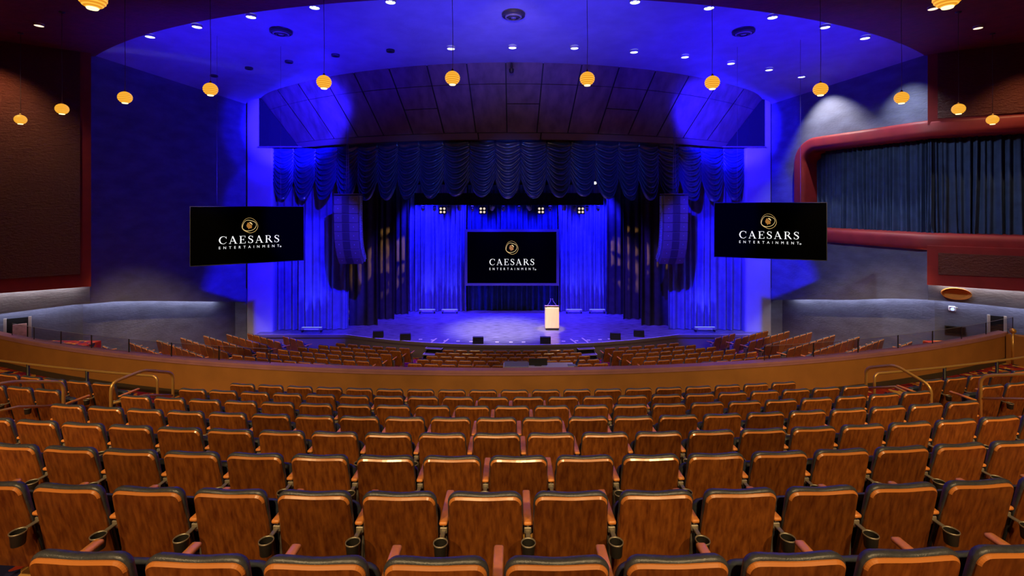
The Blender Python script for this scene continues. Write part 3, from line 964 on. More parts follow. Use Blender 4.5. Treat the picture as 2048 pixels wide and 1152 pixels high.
# ---- lighting pipe and its lamps
bt = Zr(408, 27.0)
mb = MB(); mb.tube([(X(832, 27.0), 27.0, bt), (X(1206, 27.0), 27.0, bt)], 0.03, 8); pipe = tag(empty('lighting_pipe', (0, 27.0, bt)), 'long dark lighting pipe above the stage', 'pipe')
world_build(mb, 'pipe', M['dark_metal'], pipe)
for q in (-4.6, -1.5, 1.6, 4.6):
    mb = MB(); mb.tube([(q, 27.0, bt), (q, 27.0, CZ + 5.56)], 0.008, 5); world_build(mb, 'hanger_line', M['cord'], pipe)
for i, px in enumerate([885, 965, 1082, 1162]):
    c = P(px, 421, 27.0)
    t = empty('blinder_lamp', c); tag(t, 'four-bulb blinder lamp on the stage pipe, %s from the box side' % ORD[4 - i], 'stage light', 'blinder lamps')
    mb = MB(); mb.bbox((0, 0.1, 0), (0.40, 0.18, 0.40), 0.02); mb.build('housing', M['black'], t)
    for qx in (-0.095, 0.095):
        for qz in (-0.085, 0.1):
            mb = MB(); mb.lathe([(0, 0.03), (0.03, 0.028), (0.06, 0.01), (0.065, 0.0)], 12)
            o = mb.build('bulb', M['lamp_glow'], t); o.rotation_euler = (PI / 2, 0, 0); o.location = (qx, 0.0, qz)
    mb = MB(); mb.tube([(0, 0.1, 0.2), (0, 0.0, bt - c.z)], 0.018, 6); mb.build('yoke', M['dark_metal'], t)
def mover(px, py, d, tilt, name, label, big):
    c = P(px, py, d)
    t = empty(name, c); tag(t, label, 'stage light', 'lamps on the stage pipe')
    k = 1.0 if big else 0.62
    mb = MB(); mb.bbox((0, 0, 0.22 * k), (0.26 * k, 0.2 * k, 0.12 * k), 0.02); mb.build('base', M['dark_metal'], t)
    mb = MB()
    for s in (-1, 1): mb.bbox((s * 0.13 * k, 0, 0.06 * k), (0.03, 0.08 * k, 0.28 * k), 0.01)
    mb.build('yoke', M['grey_metal'], t)
    mb = MB(); mb.lathe([(0, 0.16), (0.08, 0.15), (0.105, 0.08), (0.11, -0.08), (0.095, -0.15), (0.085, -0.13)], 14)
    for i in range(len(mb.v)): mb.v[i] = tuple(q * k for q in mb.v[i])
    h = mb.build('head', M['grey_metal'], t, 40); h.rotation_euler = tilt; h.location = (0, 0, -0.04 * k)
    mb = MB(); mb.lathe([(0, -0.14 * k), (0.085 * k, -0.14 * k)], 14); mb.build('lens', M['led_blue'], h)
    mb = MB(); mb.tube([(0, 0, 0.27 * k), (0, 0, bt - c.z)], 0.015, 6); mb.build('clamp', M['dark_metal'], t)
for i, (px, tl) in enumerate([(919, (0.2, 0, 0)), (985, (0.5, 0.5, 0)), (1058, (0.5, -0.5, 0)), (1128, (0.2, 0, 0))]):
    mover(px, 414, 27.0, tl, 'moving_head_lamp', 'dark moving-head lamp on the stage pipe, %s from the box side' % ORD[4 - i], True)
for i, px in enumerate([846, 869, 897, 945, 1007, 1038, 1100, 1149, 1174, 1196]):
    mover(px, 418, 27.0, (0.35, random.uniform(-0.3, 0.3), 0), 'spot_lamp', 'small pale spot lamp on the stage pipe, %s from the box side' % ORD[10 - i], False)
c = P(1190, 366, 22.1)
t = empty('bright_spot_lamp', c); tag(t, 'single dazzling white spot lamp shining out between two swags', 'stage light')
mb = MB(); mb.lathe([(0.0, 0.02), (0.04, 0.015), (0.055, 0.0)], 12); o = mb.build('bulb', M['star_glow'], t); o.rotation_euler = (PI / 2, 0, 0)
mb = MB(); mb.lathe([(0.0, -0.25), (0.06, -0.24), (0.075, -0.02), (0.07, 0.0), (0.06, -0.01)], 12); o = mb.build('barrel', M['black'], t, 40); o.rotation_euler = (PI / 2, 0, 0)
mb = MB(); mb.tube([(0, 0.12, 0.06), (0, 0.12, 1.75)], 0.012, 6); mb.build('hanger', M['dark_metal'], t)

# ---- screens
def text_mesh(body, width, height, spacing, mat, name, parent, loc, weight=0.0):
    cu = bpy.data.curves.new(name, 'FONT'); cu.body = body; cu.size = 1.0; cu.space_character = spacing
    cu.align_x = 'CENTER'; cu.offset = weight; cu.extrude = 0.0
    ob = bpy.data.objects.new(name + '_src', cu); COL.objects.link(ob)
    dg = bpy.context.evaluated_depsgraph_get()
    me = bpy.data.meshes.new_from_object(ob.evaluated_get(dg))
    bpy.data.objects.remove(ob)
    xs_ = [v.co.x for v in me.vertices]; ys_ = [v.co.y for v in me.vertices]
    x0, x1, y0, y1 = min(xs_), max(xs_), min(ys_), max(ys_)
    for v in me.vertices:
        v.co = Vector(((v.co.x - (x0 + x1) / 2) / (x1 - x0) * width, 0, (v.co.y - y0) / (y1 - y0) * height))
    me.materials.clear(); me.materials.append(mat)
    o = bpy.data.objects.new(name, me); COL.objects.link(o); o.parent = parent; o.location = loc; o['kind'] = 'stuff'
    return o

def ribbon(mb, pts, ws, mi=0, closed=False):
    """flat stroke in the XZ plane with a width at each point"""
    n = len(pts); L_ = []; R_ = []
    for i in range(n):
        if closed: a, b = pts[(i - 1) % n], pts[(i + 1) % n]
        else: a, b = pts[max(i - 1, 0)], pts[min(i + 1, n - 1)]
        dx, dz = b[0] - a[0], b[1] - a[1]; l = math.hypot(dx, dz) or 1
        nx, nz = -dz / l, dx / l
        h = ws[i] / 2
        L_.append((pts[i][0] + nx * h, 0, pts[i][1] + nz * h)); R_.append((pts[i][0] - nx * h, 0, pts[i][1] - nz * h))
    k = n if closed else n - 1
    mb.add(L_ + R_, [(i, (i + 1) % n, n + (i + 1) % n, n + i) for i in range(k)], mi)

def spline(ps, n=8):
    """Catmull-Rom through ps = [(x, z, w)]"""
    out = []
    for i in range(len(ps) - 1):
        p0, p1, p2, p3 = ps[max(i - 1, 0)], ps[i], ps[i + 1], ps[min(i + 2, len(ps) - 1)]
        for k in range(n):
            t = k / n
            out.append(tuple(0.5 * (2 * p1[j] + (p2[j] - p0[j]) * t + (2 * p0[j] - 5 * p1[j] + 4 * p2[j] - p3[j]) * t * t + (3 * p1[j] - p0[j] - 3 * p2[j] + p3[j]) * t ** 3) for j in range(3)))
    out.append(ps[-1])
    return out

def serif_letter(ch, mb, ox, h):
    """one capital of height 1 (scaled by h), drawn with thick and thin strokes; returns its width"""
    T, t, s = 0.15, 0.055, 0.04
    def st(ps):
        q = spline(ps)
        ribbon(mb, [(ox + p[0] * h, p[1] * h) for p in q], [p[2] * h for p in q])
    def ln(x0, z0, x1, z1, w0, w1=None):
        ribbon(mb, [(ox + x0 * h, z0 * h), (ox + x1 * h, z1 * h)], [w0 * h, (w1 or w0) * h])
    def sf_(x0, x1, z): ln(x0, z, x1, z, s)
    if ch == 'C':
        st([(0.86, 0.70, 0.03), (0.80, 0.86, 0.06), (0.62, 0.975, 0.05), (0.46, 0.975, 0.06), (0.22, 0.86, 0.12), (0.085, 0.5, 0.165), (0.22, 0.14, 0.12), (0.46, 0.025, 0.06), (0.62, 0.03, 0.05), (0.88, 0.22, 0.035)])
        ln(0.855, 0.98, 0.855, 0.68, 0.035); return 0.92
    if ch == 'A':
        ln(0.40, 1.0, 0.78, 0.03, T); ln(0.40, 0.97, 0.10, 0.03, t); ln(0.20, 0.34, 0.62, 0.34, t)
        sf_(-0.02, 0.24, 0.02); sf_(0.62, 0.96, 0.02); return 0.94
    if ch == 'E':
        ln(0.17, 0, 0.17, 1, T); sf_(0.0, 0.70, 0.98); sf_(0.0, 0.72, 0.02); ln(0.2, 0.52, 0.50, 0.52, t)
        ln(0.68, 1.0, 0.68, 0.76, 0.05); ln(0.71, 0.0, 0.71, 0.26, 0.05); ln(0.51, 0.64, 0.51, 0.40, 0.05); return 0.76
    if ch == 'S':
        st([(0.56, 0.72, 0.03), (0.53, 0.87, 0.05), (0.36, 0.975, 0.05), (0.18, 0.93, 0.08), (0.10, 0.76, 0.12), (0.22, 0.60, 0.15), (0.42, 0.48, 0.155), (0.55, 0.33, 0.145), (0.53, 0.14, 0.10), (0.34, 0.025, 0.055), (0.14, 0.08, 0.05), (0.05, 0.29, 0.035)])
        ln(0.565, 0.98, 0.565, 0.70, 0.035); ln(0.055, 0.02, 0.055, 0.30, 0.035); return 0.64
    if ch == 'R':
        ln(0.17, 0, 0.17, 1, T); sf_(0.0, 0.30, 0.98); sf_(0.0, 0.34, 0.02)
        st([(0.17, 0.975, 0.045), (0.40, 0.975, 0.05), (0.56, 0.90, 0.09), (0.62, 0.755, 0.135), (0.56, 0.61, 0.09), (0.40, 0.525, 0.05), (0.17, 0.52, 0.045)])
        ln(0.42, 0.52, 0.80, 0.04, T); sf_(0.74, 0.92, 0.02); return 0.86

def screen(name, label, c, w_, h_, rz, bez, mats_frame, depth=0.09, s=1.0, oy=0.0):
    t = empty(name, c, rz); tag(t, label, 'screen', 'black video screens')
    mb = MB(); mb.bbox((0, depth / 2, 0), (w_, depth, h_), 0.008); mb.build('cabinet', M['black'], t)
    mb = MB()
    for cx_, cz_, sx_, sz_ in ((0, h_ / 2 - bez / 2, w_, bez), (0, -h_ / 2 + bez / 2, w_, bez), (-w_ / 2 + bez / 2, 0, bez, h_ - 2 * bez), (w_ / 2 - bez / 2, 0, bez, h_ - 2 * bez)):
        mb.box((cx_, -0.01, cz_), (sx_, 0.03, sz_))
    mb.build('bezel', mats_frame, t)
    mb = MB(); mb.box((0, -0.004, 0), (w_ - 2 * bez, 0.006, h_ - 2 * bez)); disp = mb.build('display', M['screen_black'], t)
    y = -0.012
    # lettering: first word in serif capitals
    lw_ = 0.0; mb = MB(); gap = 0.26; wd = []
    for ch in 'CAESARS':
        wd.append(lw_); lw_ += serif_letter(ch, MB(), 0, 1.0) + gap
    lw_ -= gap
    W = 0.535 * s * w_ * 0.99; hgt = W / lw_
    hgt_y = 0.098 * s * h_ * 1.06
    mb = MB()
    ox = -W / 2
    for ch, q in zip('CAESARS', wd): serif_letter(ch, mb, ox + q * hgt, hgt)
    o = mb.build('serif_lettering', M['screen_white'], disp); o.location = (0, y, (-0.145 + oy) * h_)
    text_mesh('ENTERTAINMENT', W, 0.044 * s * h_, 2.3, M['screen_white'], 'small_lettering', disp, (0, y, (-0.232 + oy) * h_), 0.0)
    mb = MB(); ribbon(mb, [(W / 2 + 0.012 * w_ + 0.006 * w_ * math.cos(a), 0.006 * w_ * math.sin(a)) for a in [2 * PI * k / 10 for k in range(10)]], [0.003 * w_] * 10, 0, True)
    o = mb.build('registered_mark', M['screen_white'], disp); o.location = (0, y, (-0.224 + oy) * h_)
    # emblem of two loose rings round a head in profile
    R_ = 0.135 * s * h_ * 1.02
    mb = MB()
    def ring(ps, mi):
        n = len(ps); out = []
        for i in range(n):
            p0, p1, p2, p3 = ps[(i - 1) % n], ps[i], ps[(i + 1) % n], ps[(i + 2) % n]
            for k in range(7):
                q = k / 7
                out.append(tuple(0.5 * (2 * p1[j] + (p2[j] - p0[j]) * q + (2 * p0[j] - 5 * p1[j] + 4 * p2[j] - p3[j]) * q * q + (3 * p1[j] - p0[j] - 3 * p2[j] + p3[j]) * q ** 3) for j in range(3)))
        ribbon(mb, [(a * R_, b * R_) for a, b, _ in out], [c_ * R_ * 0.72 for _, _, c_ in out], mi, True)
    E = lambda px, py, w: ((px - 600) / 385.0, (625 - py) / 385.0, w)
    ring([E(560, 258, .05), E(720, 300, .05), E(870, 440, .05), E(945, 640, .07), E(915, 800, .08), E(800, 935, .07), E(620, 990, .08), E(470, 935, .10), E(330, 840, .09), E(262, 700, .09), E(290, 500, .05), E(400, 330, .05)], 0)
    ring([E(540, 368, .07), E(720, 415, .08), E(840, 490, .07), E(878, 590, .05), E(850, 720, .07), E(740, 840, .07), E(560, 890, .08), E(400, 870, .10), E(290, 770, .09), E(290, 640, .08), E(340, 500, .06), E(430, 395, .06)], 1)
    o = mb.build('emblem_rings', [M['screen_gold'], M['screen_gold_light']], disp); o.location = (0, y, (0.165 + oy) * h_)
    mb = MB()
    prof_ = [E(*p, 0) for p in [(520, 480), (545, 490), (580, 540), (690, 635), (695, 665), (680, 700), (690, 735), (670, 765), (610, 765), (585, 770), (550, 812), (530, 800), (535, 760), (515, 735), (480, 725), (465, 695), (475, 670), (445, 630), (465, 600), (480, 550), (500, 500)]]
    cap_ = [E(*p, 0) for p in [(565, 475), (610, 462), (660, 485), (705, 545), (712, 605), (690, 595), (640, 545), (600, 515)]]
    mb.add([(a * R_, 0, b * R_) for a, b, _ in prof_], [tuple(range(len(prof_)))], 0)
    mb.add([(a * R_, 0, b * R_) for a, b, _ in cap_], [tuple(range(len(cap_)))], 1)
    o = mb.build('emblem_head', [M['screen_gold_deep'], M['screen_gold_light']], disp); o.location = (0, y - 0.001, (0.165 + oy) * h_)
    return t
def side_screen(pxl, pyt_l, pyb_l, pxr, pyt_r, pyb_r, H, label, hang):
    dl = F * H / (pyb_l - pyt_l); dr_ = F * H / (pyb_r - pyt_r)
    a = P(pxl, (pyt_l + pyb_l) / 2, dl); b = P(pxr, (pyt_r + pyb_r) / 2, dr_)
    c = (a + b) / 2; dv = b - a
    t = screen('hanging_screen', label, c, math.hypot(dv.x, dv.y), H, math.atan2(dv.y, dv.x), 0.02, M['black'], 0.09, 1.0)
    W = math.hypot(dv.x, dv.y)
    for s in (-0.28, 0.28):
        top = CEIL_Z(c.y) - c.z
        mb = MB(); mb.tube([(s * W, 0.05, H / 2), (s * W, 0.05, top)], 0.005, 6); mb.build('suspension_cable', M['cord'], t)
side_screen(379.5, 412, 532.5, 608, 413, 521.5, 2.0, 'black hanging video screen with gold emblem, opposite the box', None)
side_screen(1428, 404.5, 513.5, 1654, 405, 522, 2.0, 'black hanging video screen with gold emblem, in front of the box', None)
dC = 28.1
sc_t = screen('stage_screen', 'grey-framed black video screen hanging at the back of the stage', P(1023.7, 515, dC), 188 * dC / F, 112.5 * dC / F, 0, 5 * dC / F, M['screen_frame'], 0.12, 0.90, 0.01)
for s in (-2.3, 2.3):
    mb = MB(); mb.tube([(s, 0.1, 1.55), (s, 0.1, CZ + 5.548 - sc_t.location.z)], 0.012, 6); mb.build('suspension_cable', M['cord'], sc_t)

# ---- line array loudspeakers
def line_array(px, d, side, label):
    top = P(px, 391, d)
    t = empty('line_array_speaker', top); tag(t, label, 'loudspeaker', 'hanging loudspeaker arrays')
    H = 0.405; W = 1.12; D = 0.55
    inward_ = 1 if side < 0 else -1
    yaw = 0.10 * side * -1
    rz = Matrix.Rotation(side * 0.12, 4, 'Z')
    mb = MB(); mb.bbox((0, D / 2, 0.06), (W * 0.98, D, 0.05), 0.01); mb.bbox((0, D / 2, 0.02), (W * 0.9, 0.08, 0.1), 0.01); o = mb.build('bumper', M['header_trim'], t); o.rotation_euler = (0, 0, side * 0.12)
    y = 0.0; z = 0.0; ang = 0.0
    bends = [0, 0.5, 1, 1.5, 3, 6, 10, 13]
    for i in range(8):
        ang += math.radians(bends[i])
        m4 = Matrix.Rotation(ang, 4, 'X')
        c = Vector((0, y, z)) + (m4 @ Vector((0, 0, -H / 2)))
        cab = MB(); cab.bbox((0, D / 2, 0), (W, D, H - 0.012), 0.015, 1)
        o = cab.build('cabinet', M['speaker'], t)
        o.matrix_local = rz @ Matrix.Translation(c) @ m4
        g = MB()
        g.add([(-0.17, -0.012, H / 2 - 0.02), (0.17, -0.012, H / 2 - 0.02), (0.17, -0.012, -H / 2 + 0.02), (-0.17, -0.012, -H / 2 + 0.02), (0, 0.0, 0)], [(0, 1, 2, 3)])
        g.box((0, -0.006, 0), (0.32, 0.014, H - 0.05)); g.build('waveguide', M['speaker_dark'], o)
        for qx in (-0.36, 0.36):
            b = MB(); b.lathe([(0, 0.012), (0.016, 0.008), (0.02, 0)], 8); bo = b.build('badge', M['grey_metal'], o); bo.rotation_euler = (PI / 2, 0, 0); bo.location = (qx, -0.004, 0.02)
        r = MB()
        for q in range(5):
            zz = -H / 2 + H * (q + 0.5) / 5
            r.box((inward_ * (W / 2 + 0.04), D * 0.35, zz), (0.05, 0.05, H / 6.5))
            r.box((inward_ * (W / 2 + 0.03), D * 0.65, zz), (0.03, 0.07, H / 8))
        r.box((inward_ * (W / 2 + 0.02), D * 0.5, 0), (0.03, 0.03, H))
        r.build('rigging', M['grey_metal'], o)
        e = m4 @ Vector((0, 0, -H)); y += e.y; z += e.z
    for q in (-0.06, 0.06):
        mb = MB(); mb.tube([(q, D / 2, 0.08), (q * 0.3, D / 2, H_BOT - top.z + 0.9)], 0.012, 6); mb.build('suspension_cable', M['cord'], t)
line_array(691, 21.9, -1, 'brown hanging stack of loudspeaker cabinets opposite the box')
line_array(1353, 21.9, 1, 'brown hanging stack of loudspeaker cabinets on the box side')

# ---- things on the stage
def on_stage(px, py):
    d = (CZ - SZ) * F / (py - VY)
    return Vector((X(px, d), d, SZ))
# lectern
c = on_stage(1104.5, 661)
t = empty('lectern', c); tag(t, 'pale wooden lectern with two thin microphones on the stage', 'lectern')
mb = MB(); mb.bbox((0, 0.28, 0.045), (0.64, 0.46, 0.09), 0.005); mb.build('plinth', M['dark_metal'], t)
mb = MB(); mb.bbox((0, 0.28, 0.62), (0.70, 0.52, 1.06), 0.02); mb.build('body', M['lectern_front'], t)
mb = MB(); mb.bbox((0, -0.006, 0.62), (0.64, 0.02, 1.0), 0.006); mb.build('front_panel', M['lectern_front'], t)
mt = Matrix.Rotation(-0.2, 4, 'X')
mb = MB(); mb.bbox((0, 0.28, 1.17), (0.74, 0.54, 0.03), 0.008, mtx=mt); mb.build('reading_top', M['lectern_top'], t)
for s in (-1, 1):
    mb = MB(); mb.tube([(s * 0.24, 0.1, 1.16), (s * 0.22, 0.12, 1.24), (s * 0.14, 0.2, 1.32), (s * 0.07, 0.3, 1.40), (s * 0.05, 0.36, 1.46)], 0.012, 6); g = mb.build('gooseneck', M['grey_metal'], t)
    mb = MB(); mb.tube([(s * 0.05, 0.35, 1.45), (s * 0.045, 0.38, 1.52)], 0.022, 8); mb.build('microphone', M['grey_metal'], g)
# stage monitors
MON = [755, 810, 956, 1091, 1231, 1278]; MONY = [677, 681.5, 688.5, 688.5, 679.5, 674]
for i, (px, py) in enumerate(zip(MON, MONY)):
    c = on_stage(px, py); c.y = max(c.y, stage_front(c.x) + 0.08)
    t = empty('stage_monitor', c, -0.03 * c.x); tag(t, 'black wedge loudspeaker at the stage edge, %s from the box side' % ORD[6 - i], 'loudspeaker', 'wedges along the stage edge')
    mb = MB(); poly = [(0, 0), (0.34, 0), (0.34, 0.1), (0.08, 0.33), (0, 0.30)]
    mb.poly_prism(poly, lambda p: (-0.24, p[0], p[1]), lambda p: (0.24, p[0], p[1])); fix(mb.build('cabinet', M['black'], t))
    mb = MB(); mb.bbox((0, 0.225, 0.225), (0.44, 0.26, 0.012), 0.004, mtx=Matrix.Rotation(-0.72, 4, 'X')); mb.build('grille', M['speaker_dark'], t)
    mb = MB(); mb.box((0, -0.004, 0.18), (0.14, 0.012, 0.05)); mb.build('handle', M['dark_metal'], t)
# floor boxes along the front
for i, px in enumerate([841, 865, 891, 916, 942, 994, 1022, 1047, 1127, 1153, 1177, 1200, 1219]):
    d = 0
    x0 = X(px, 22.6); y0 = stage_front(x0) + 0.42
    c = Vector((X(px, y0), y0, SZ))
    mb = MB(); mb.bbox((0, 0, 0.008), (0.16, 0.10, 0.016), 0.004); o = mb.build('floor_marker', M['tape']); o.location = c
    tag(o, 'small white marker plate near the stage edge, %s from the box side' % ORD[13 - i], 'marker', 'white markers along the stage edge')
# tape lines and steps
def quad_strip_obj(a, b, wd, name, label, cat, group, z):
    dv = (b - a); L = dv.length; ang = math.atan2(dv.y, dv.x)
    mb = MB(); mb.box((0, 0, 0.005), (L, wd, 0.010), ang); o = mb.build(name, M['tape']); m_ = (a + b) / 2; o.location = (m_.x, m_.y, z)
    tag(o, label, cat, group)
for (x0, y0, x1, y1), lb in zip([(873, 677, 862, 686), (897, 678, 886, 687), (1141, 678, 1152, 686), (1164, 676, 1176, 685)],
                              ['outer white tape line above the steps opposite the box', 'inner white tape line above the steps opposite the box', 'inner white tape line above the box-side steps', 'outer white tape line above the box-side steps']):
    a, b = on_stage(x0, y0), on_stage(x1, y1)
    b.y = max(b.y, stage_front(b.x) + 0.05)
    quad_strip_obj(a, b, 0.07, 'tape_line', lb, 'tape', 'white tape lines on the stage', SZ)
for px, s, lb in ((868, -1, 'short black steps up to the stage, opposite the box'), (1172, 1, 'short black steps up to the stage, box side')):
    x0 = X(px, 21.9); yf = stage_front(x0)
    rz = math.asin(x0 / SR)
    t = empty('stage_steps', (x0, yf, CZ + ST_TOP1 - SEAT_H), rz); tag(t, lb, 'steps')
    hh = SZ - (CZ + ST_TOP1 - SEAT_H)
    for k in range(3):
        z = hh * (3 - k) / 4
        mb = MB(); mb.box((0, -0.15 - 0.28 * k, z - 0.02), (0.78, 0.28, 0.04)); tr = mb.build('tread', M['stage_face'], t)
        mb = MB(); mb.box((0, -0.28 - 0.28 * k, z + 0.003), (0.78, 0.02, 0.006)); mb.box((-0.38, -0.15 - 0.28 * k, z + 0.003), (0.02, 0.28, 0.006)); mb.box((0.38, -0.15 - 0.28 * k, z + 0.003), (0.02, 0.28, 0.006)); mb.build('edge_strip', M['stage_nosing'], tr)
        mb = MB(); mb.box((0, -0.02 - 0.28 * k, z / 2 - 0.02), (0.74, 0.02, z)); mb.build('riser', M['black'], t)
    for q in (-0.36, 0.36):
        mb = MB(); mb.poly_prism([(0, 0), (0, hh * 0.7), (-0.84, hh * 0.2), (-0.84, 0)], lambda p: (q - 0.015, p[0], p[1]), lambda p: (q + 0.015, p[0], p[1])); fix(mb.build('side_panel', M['black'], t))
# LED battens on the floor
BAT = [(855, 626, 0.95), (900, 626, 0.95), (1147, 625, 0.95), (1193, 625, 0.95), (624, 664, 1.05), (1406, 661, 1.05)]
BL = ['outer lighting batten before the backdrop, opposite the lectern', 'inner lighting batten before the backdrop, opposite the lectern', 'inner lighting batten before the backdrop, behind the lectern',
      'outer lighting batten before the backdrop, behind the lectern', 'lighting batten before the side curtain opposite the box', 'lighting batten before the box-side curtain']
for (px, py, wd), lb in zip(BAT, BL):
    c = on_stage(px, py)
    if py < 640: c.y = min(c.y, 28.35)
    else: c.y = min(c.y, 24.25)
    t = empty('light_batten', c); tag(t, lb, 'stage light', 'lighting battens on the stage floor')
    mb = MB(); mb.bbox((0, 0, 0.17), (wd, 0.14, 0.12), 0.01); mb.build('housing', M['grey_metal'], t)
    mb = MB(); mb.box((0, 0.0, 0.233), (wd * 0.92, 0.09, 0.008)); mb.build('lens_row', M['led_blue'], t)
    mb = MB(); mb.box((0, -0.075, 0.15), (wd * 0.66, 0.012, 0.05)); mb.build('control_panel', M['white_box'], t)
    for q in (-0.44, 0.44):
        mb = MB(); mb.bbox((q * wd, 0, 0.055), (0.06, 0.18, 0.11), 0.01); mb.build('foot', M['dark_metal'], t)
    for q in (-0.3, 0.0, 0.3):
        up = (c.x + q * wd, c.y, SZ + 0.26)
        tg = (c.x + q * wd * 1.1, c.y + (0.62 if py < 640 else 0.45), SZ + (4.2 if py < 640 else 5.5))
        lamp('batten_beam', 'SPOT', up, tg, 240 if py < 640 else 340, (0.05, 0.05, 1.0), 0.05, 46, 0.7)
# gold dappled light on the wings (pattern discs in two spotlights)
for s in (-1, 1):
    l = lamp('pattern_spot', 'SPOT', (s * -3.6, 23.0, zc(0.9)), (s * 6.9, 27.0, zc(-3.2)), 11000, (1.0, 0.50, 0.09), 0.01, 19, 0.25)
    l.data.use_nodes = True
    nt = l.data.node_tree
    em = nt.nodes['Emission']
    tc = nt.nodes.new('ShaderNodeTexCoord'); nz = nt.nodes.new('ShaderNodeTexNoise'); nz.inputs['Scale'].default_value = 11.0; nz.inputs['Detail'].default_value = 1.5
    nt.links.new(tc.outputs['Normal'], nz.inputs['Vector'])
    rp = nt.nodes.new('ShaderNodeValToRGB'); rp.color_ramp.elements[0].position = 0.47; rp.color_ramp.elements[1].position = 0.54
    rp.color_ramp.elements[0].color = (0, 0, 0, 1); rp.color_ramp.elements[1].color = (1, 1, 1, 1)
    nt.links.new(nz.outputs[0], rp.inputs[0]); nt.links.new(rp.outputs[0], em.inputs['Strength'])

# ------------------------------------------------------------------ box curtain
mbp = []
o = None
def box_curtain():
    rnd = random.Random(5)
    s0, s1 = sO + 0.1, RPATH[1][2] + 3.8
    n = 62; res = 8
    wid = [rnd.uniform(0.6, 1.5) for _ in range(n)]
    tot = sum(wid); amp = [rnd.uniform(0.04, 0.12) for _ in range(n + 1)]; dr = [rnd.uniform(-0.12, 0.12) for _ in range(n + 1)]
    mb = MB(); cols = []; acc = 0
    for i in range(n):
        for k in range(res):
            cols.append((s0 + (s1 - s0) * (acc + wid[i] * k / res) / tot, i, k / res))
        acc += wid[i]
    cols.append((s1, n - 1, 1.0))
    nv = 8; vs = []
    for j in range(nv + 1):
        v = j / nv
        for s, i, k in cols:
            a_ = amp[i] * (1 - k) + amp[i + 1] * k; d_ = dr[i] * (1 - k) + dr[i + 1] * k
            vs.append(wpt(RPATH, s + d_ * v * v, -0.62 + a_ * math.cos(2 * PI * k), O_TOP - 0.15 + (O_BOT - 0.3 - O_TOP) * v))
    w_ = len(cols)
    mb.add(vs, [(j * w_ + i, j * w_ + i + 1, (j + 1) * w_ + i + 1, (j + 1) * w_ + i) for j in range(nv) for i in range(w_ - 1)], 0, True)
    return mb.build('box_curtain', M['velour_navy'])
tag(box_curtain(), 'long navy pleated curtain drawn across the red-framed box', 'curtain')

# ------------------------------------------------------------------ wall fittings
def wall_frame(path, px, py, off):
    s = path_px(path, px); p, t_ = path_at(path, s); n = inward(path, s, 0.01)
    q = p + n * off
    k = q.y / p.y
    loc = Vector((q.x, q.y, Zr(py, q.y)))
    ang = math.atan2(n.y, n.x) + PI / 2       # local -Y looks into the room
    return loc, ang
loc, ang = wall_frame(RPATH, 1911, 587, 0.03)
t = empty('oval_dish', loc, ang); tag(t, 'shallow oval gold dish fixed to the wall beneath the red apron', 'wall ornament')
mb = MB(); mb.lathe([(0, 0.02), (0.78, 0.0), (0.92, -0.05), (0.98, -0.10), (1.0, -0.08), (1.0, 0.02)], 40, sx=0.40, sy=0.20); o = mb.build('dish', M['gold_dish'], t, 30); o.rotation_euler = (-PI / 2, 0, 0)
mb = MB(); mb.lathe([(0.955, -0.095), (0.97, -0.125), (1.0, -0.125), (1.015, -0.09), (1.01, 0.0)], 40, sx=0.40, sy=0.20); o = mb.build('rim', M['gold_dish'], t, 30); o.rotation_euler = (-PI / 2, 0, 0)
loc, ang = wall_frame(RPATH, 1910, 617, -LOW + 0.09)
t = empty('wall_projector', loc, ang); tag(t, 'small white wall fitting with a blue glowing lens', 'wall light')
mb = MB(); mb.bbox((0, 0, 0), (0.19, 0.16, 0.16), 0.015); mb.build('housing', M['white_box'], t)
mb = MB(); mb.lathe([(0, -0.02), (0.04, -0.018), (0.055, 0.0)], 14, (0, 0, 0)); o = mb.build('lens', emit('lens_blue', (0.25, 0.35, 1.0), 3.0), t); o.rotation_euler = (-PI / 2, 0, 0); o.location = (0, -0.081, -0.01)
mb = MB(); mb.bbox((0.13, 0.03, 0.03), (0.05, 0.08, 0.05), 0.008); mb.build('bracket', M['cast_metal'], t)
# doorways in the lower walls
def doorway(path, px0, px1, pyt, n, label, poster, post_px):
    s0, s1 = path_px(path, px0), path_px(path, px1)
    p0, p1 = wpt(path, s0, -LOW + 0.02, 0), wpt(path, s1, -LOW + 0.02, 0)
    m_ = (p0 + p1) / 2
    zt = Zr(pyt, m_.y)
    t = empty('door_%d' % n, (m_.x, m_.y, zt - 2.2)); struct(t, label, 'doorway')
    dv = p1 - p0; L = dv.length; ang = math.atan2(dv.y, dv.x)
    mb = MB(); mb.box((0, 0, 1.1), (L, 0.03, 2.2), ang); mb.build('opening', M['soft_black'], t)  # black panel stands for the dark inside the doorway
    for q in (p0, p1):
        mb = MB(); d_ = q - m_; mb.box((d_.x, d_.y, 1.1), (0.07, 0.12, 2.24), ang); mb.build('door_jamb', M['white_paint'], t)
    if poster:
        mb = MB(); k = Vector((math.cos(ang), math.sin(ang), 0)) * poster[0]
        nn = inward(path, (s0 + s1) / 2) * 0.06
        mb.bbox((k.x + nn.x, k.y + nn.y, poster[1]), (poster[2], 0.03, poster[3]), 0.005, mtx=Matrix.Rotation(ang, 4, 'Z')); mb.build('notice_panel', M['poster'], t)
doorway(LPATH, 2, 53, 636, 1, 'dark doorway with pale jamb in the wall opposite the box', (0.05, 1.75, 0.36, 0.5), 53)
doorway(RPATH, 1986, 2019, 632, 2, 'dark doorway with pale jamb in the box-side wall', None, 0)
loc, ang = wall_frame(RPATH, 1917, 661, -LOW + 0.05)
t = empty('wall_hatch', loc, ang); tag(t, 'small dark hatch low in the wall beneath the white fitting', 'hatch')
mb = MB(); mb.box((0, 0.02, 0), (0.50, 0.03, 0.24)); mb.build('opening', M['soft_black'], t)
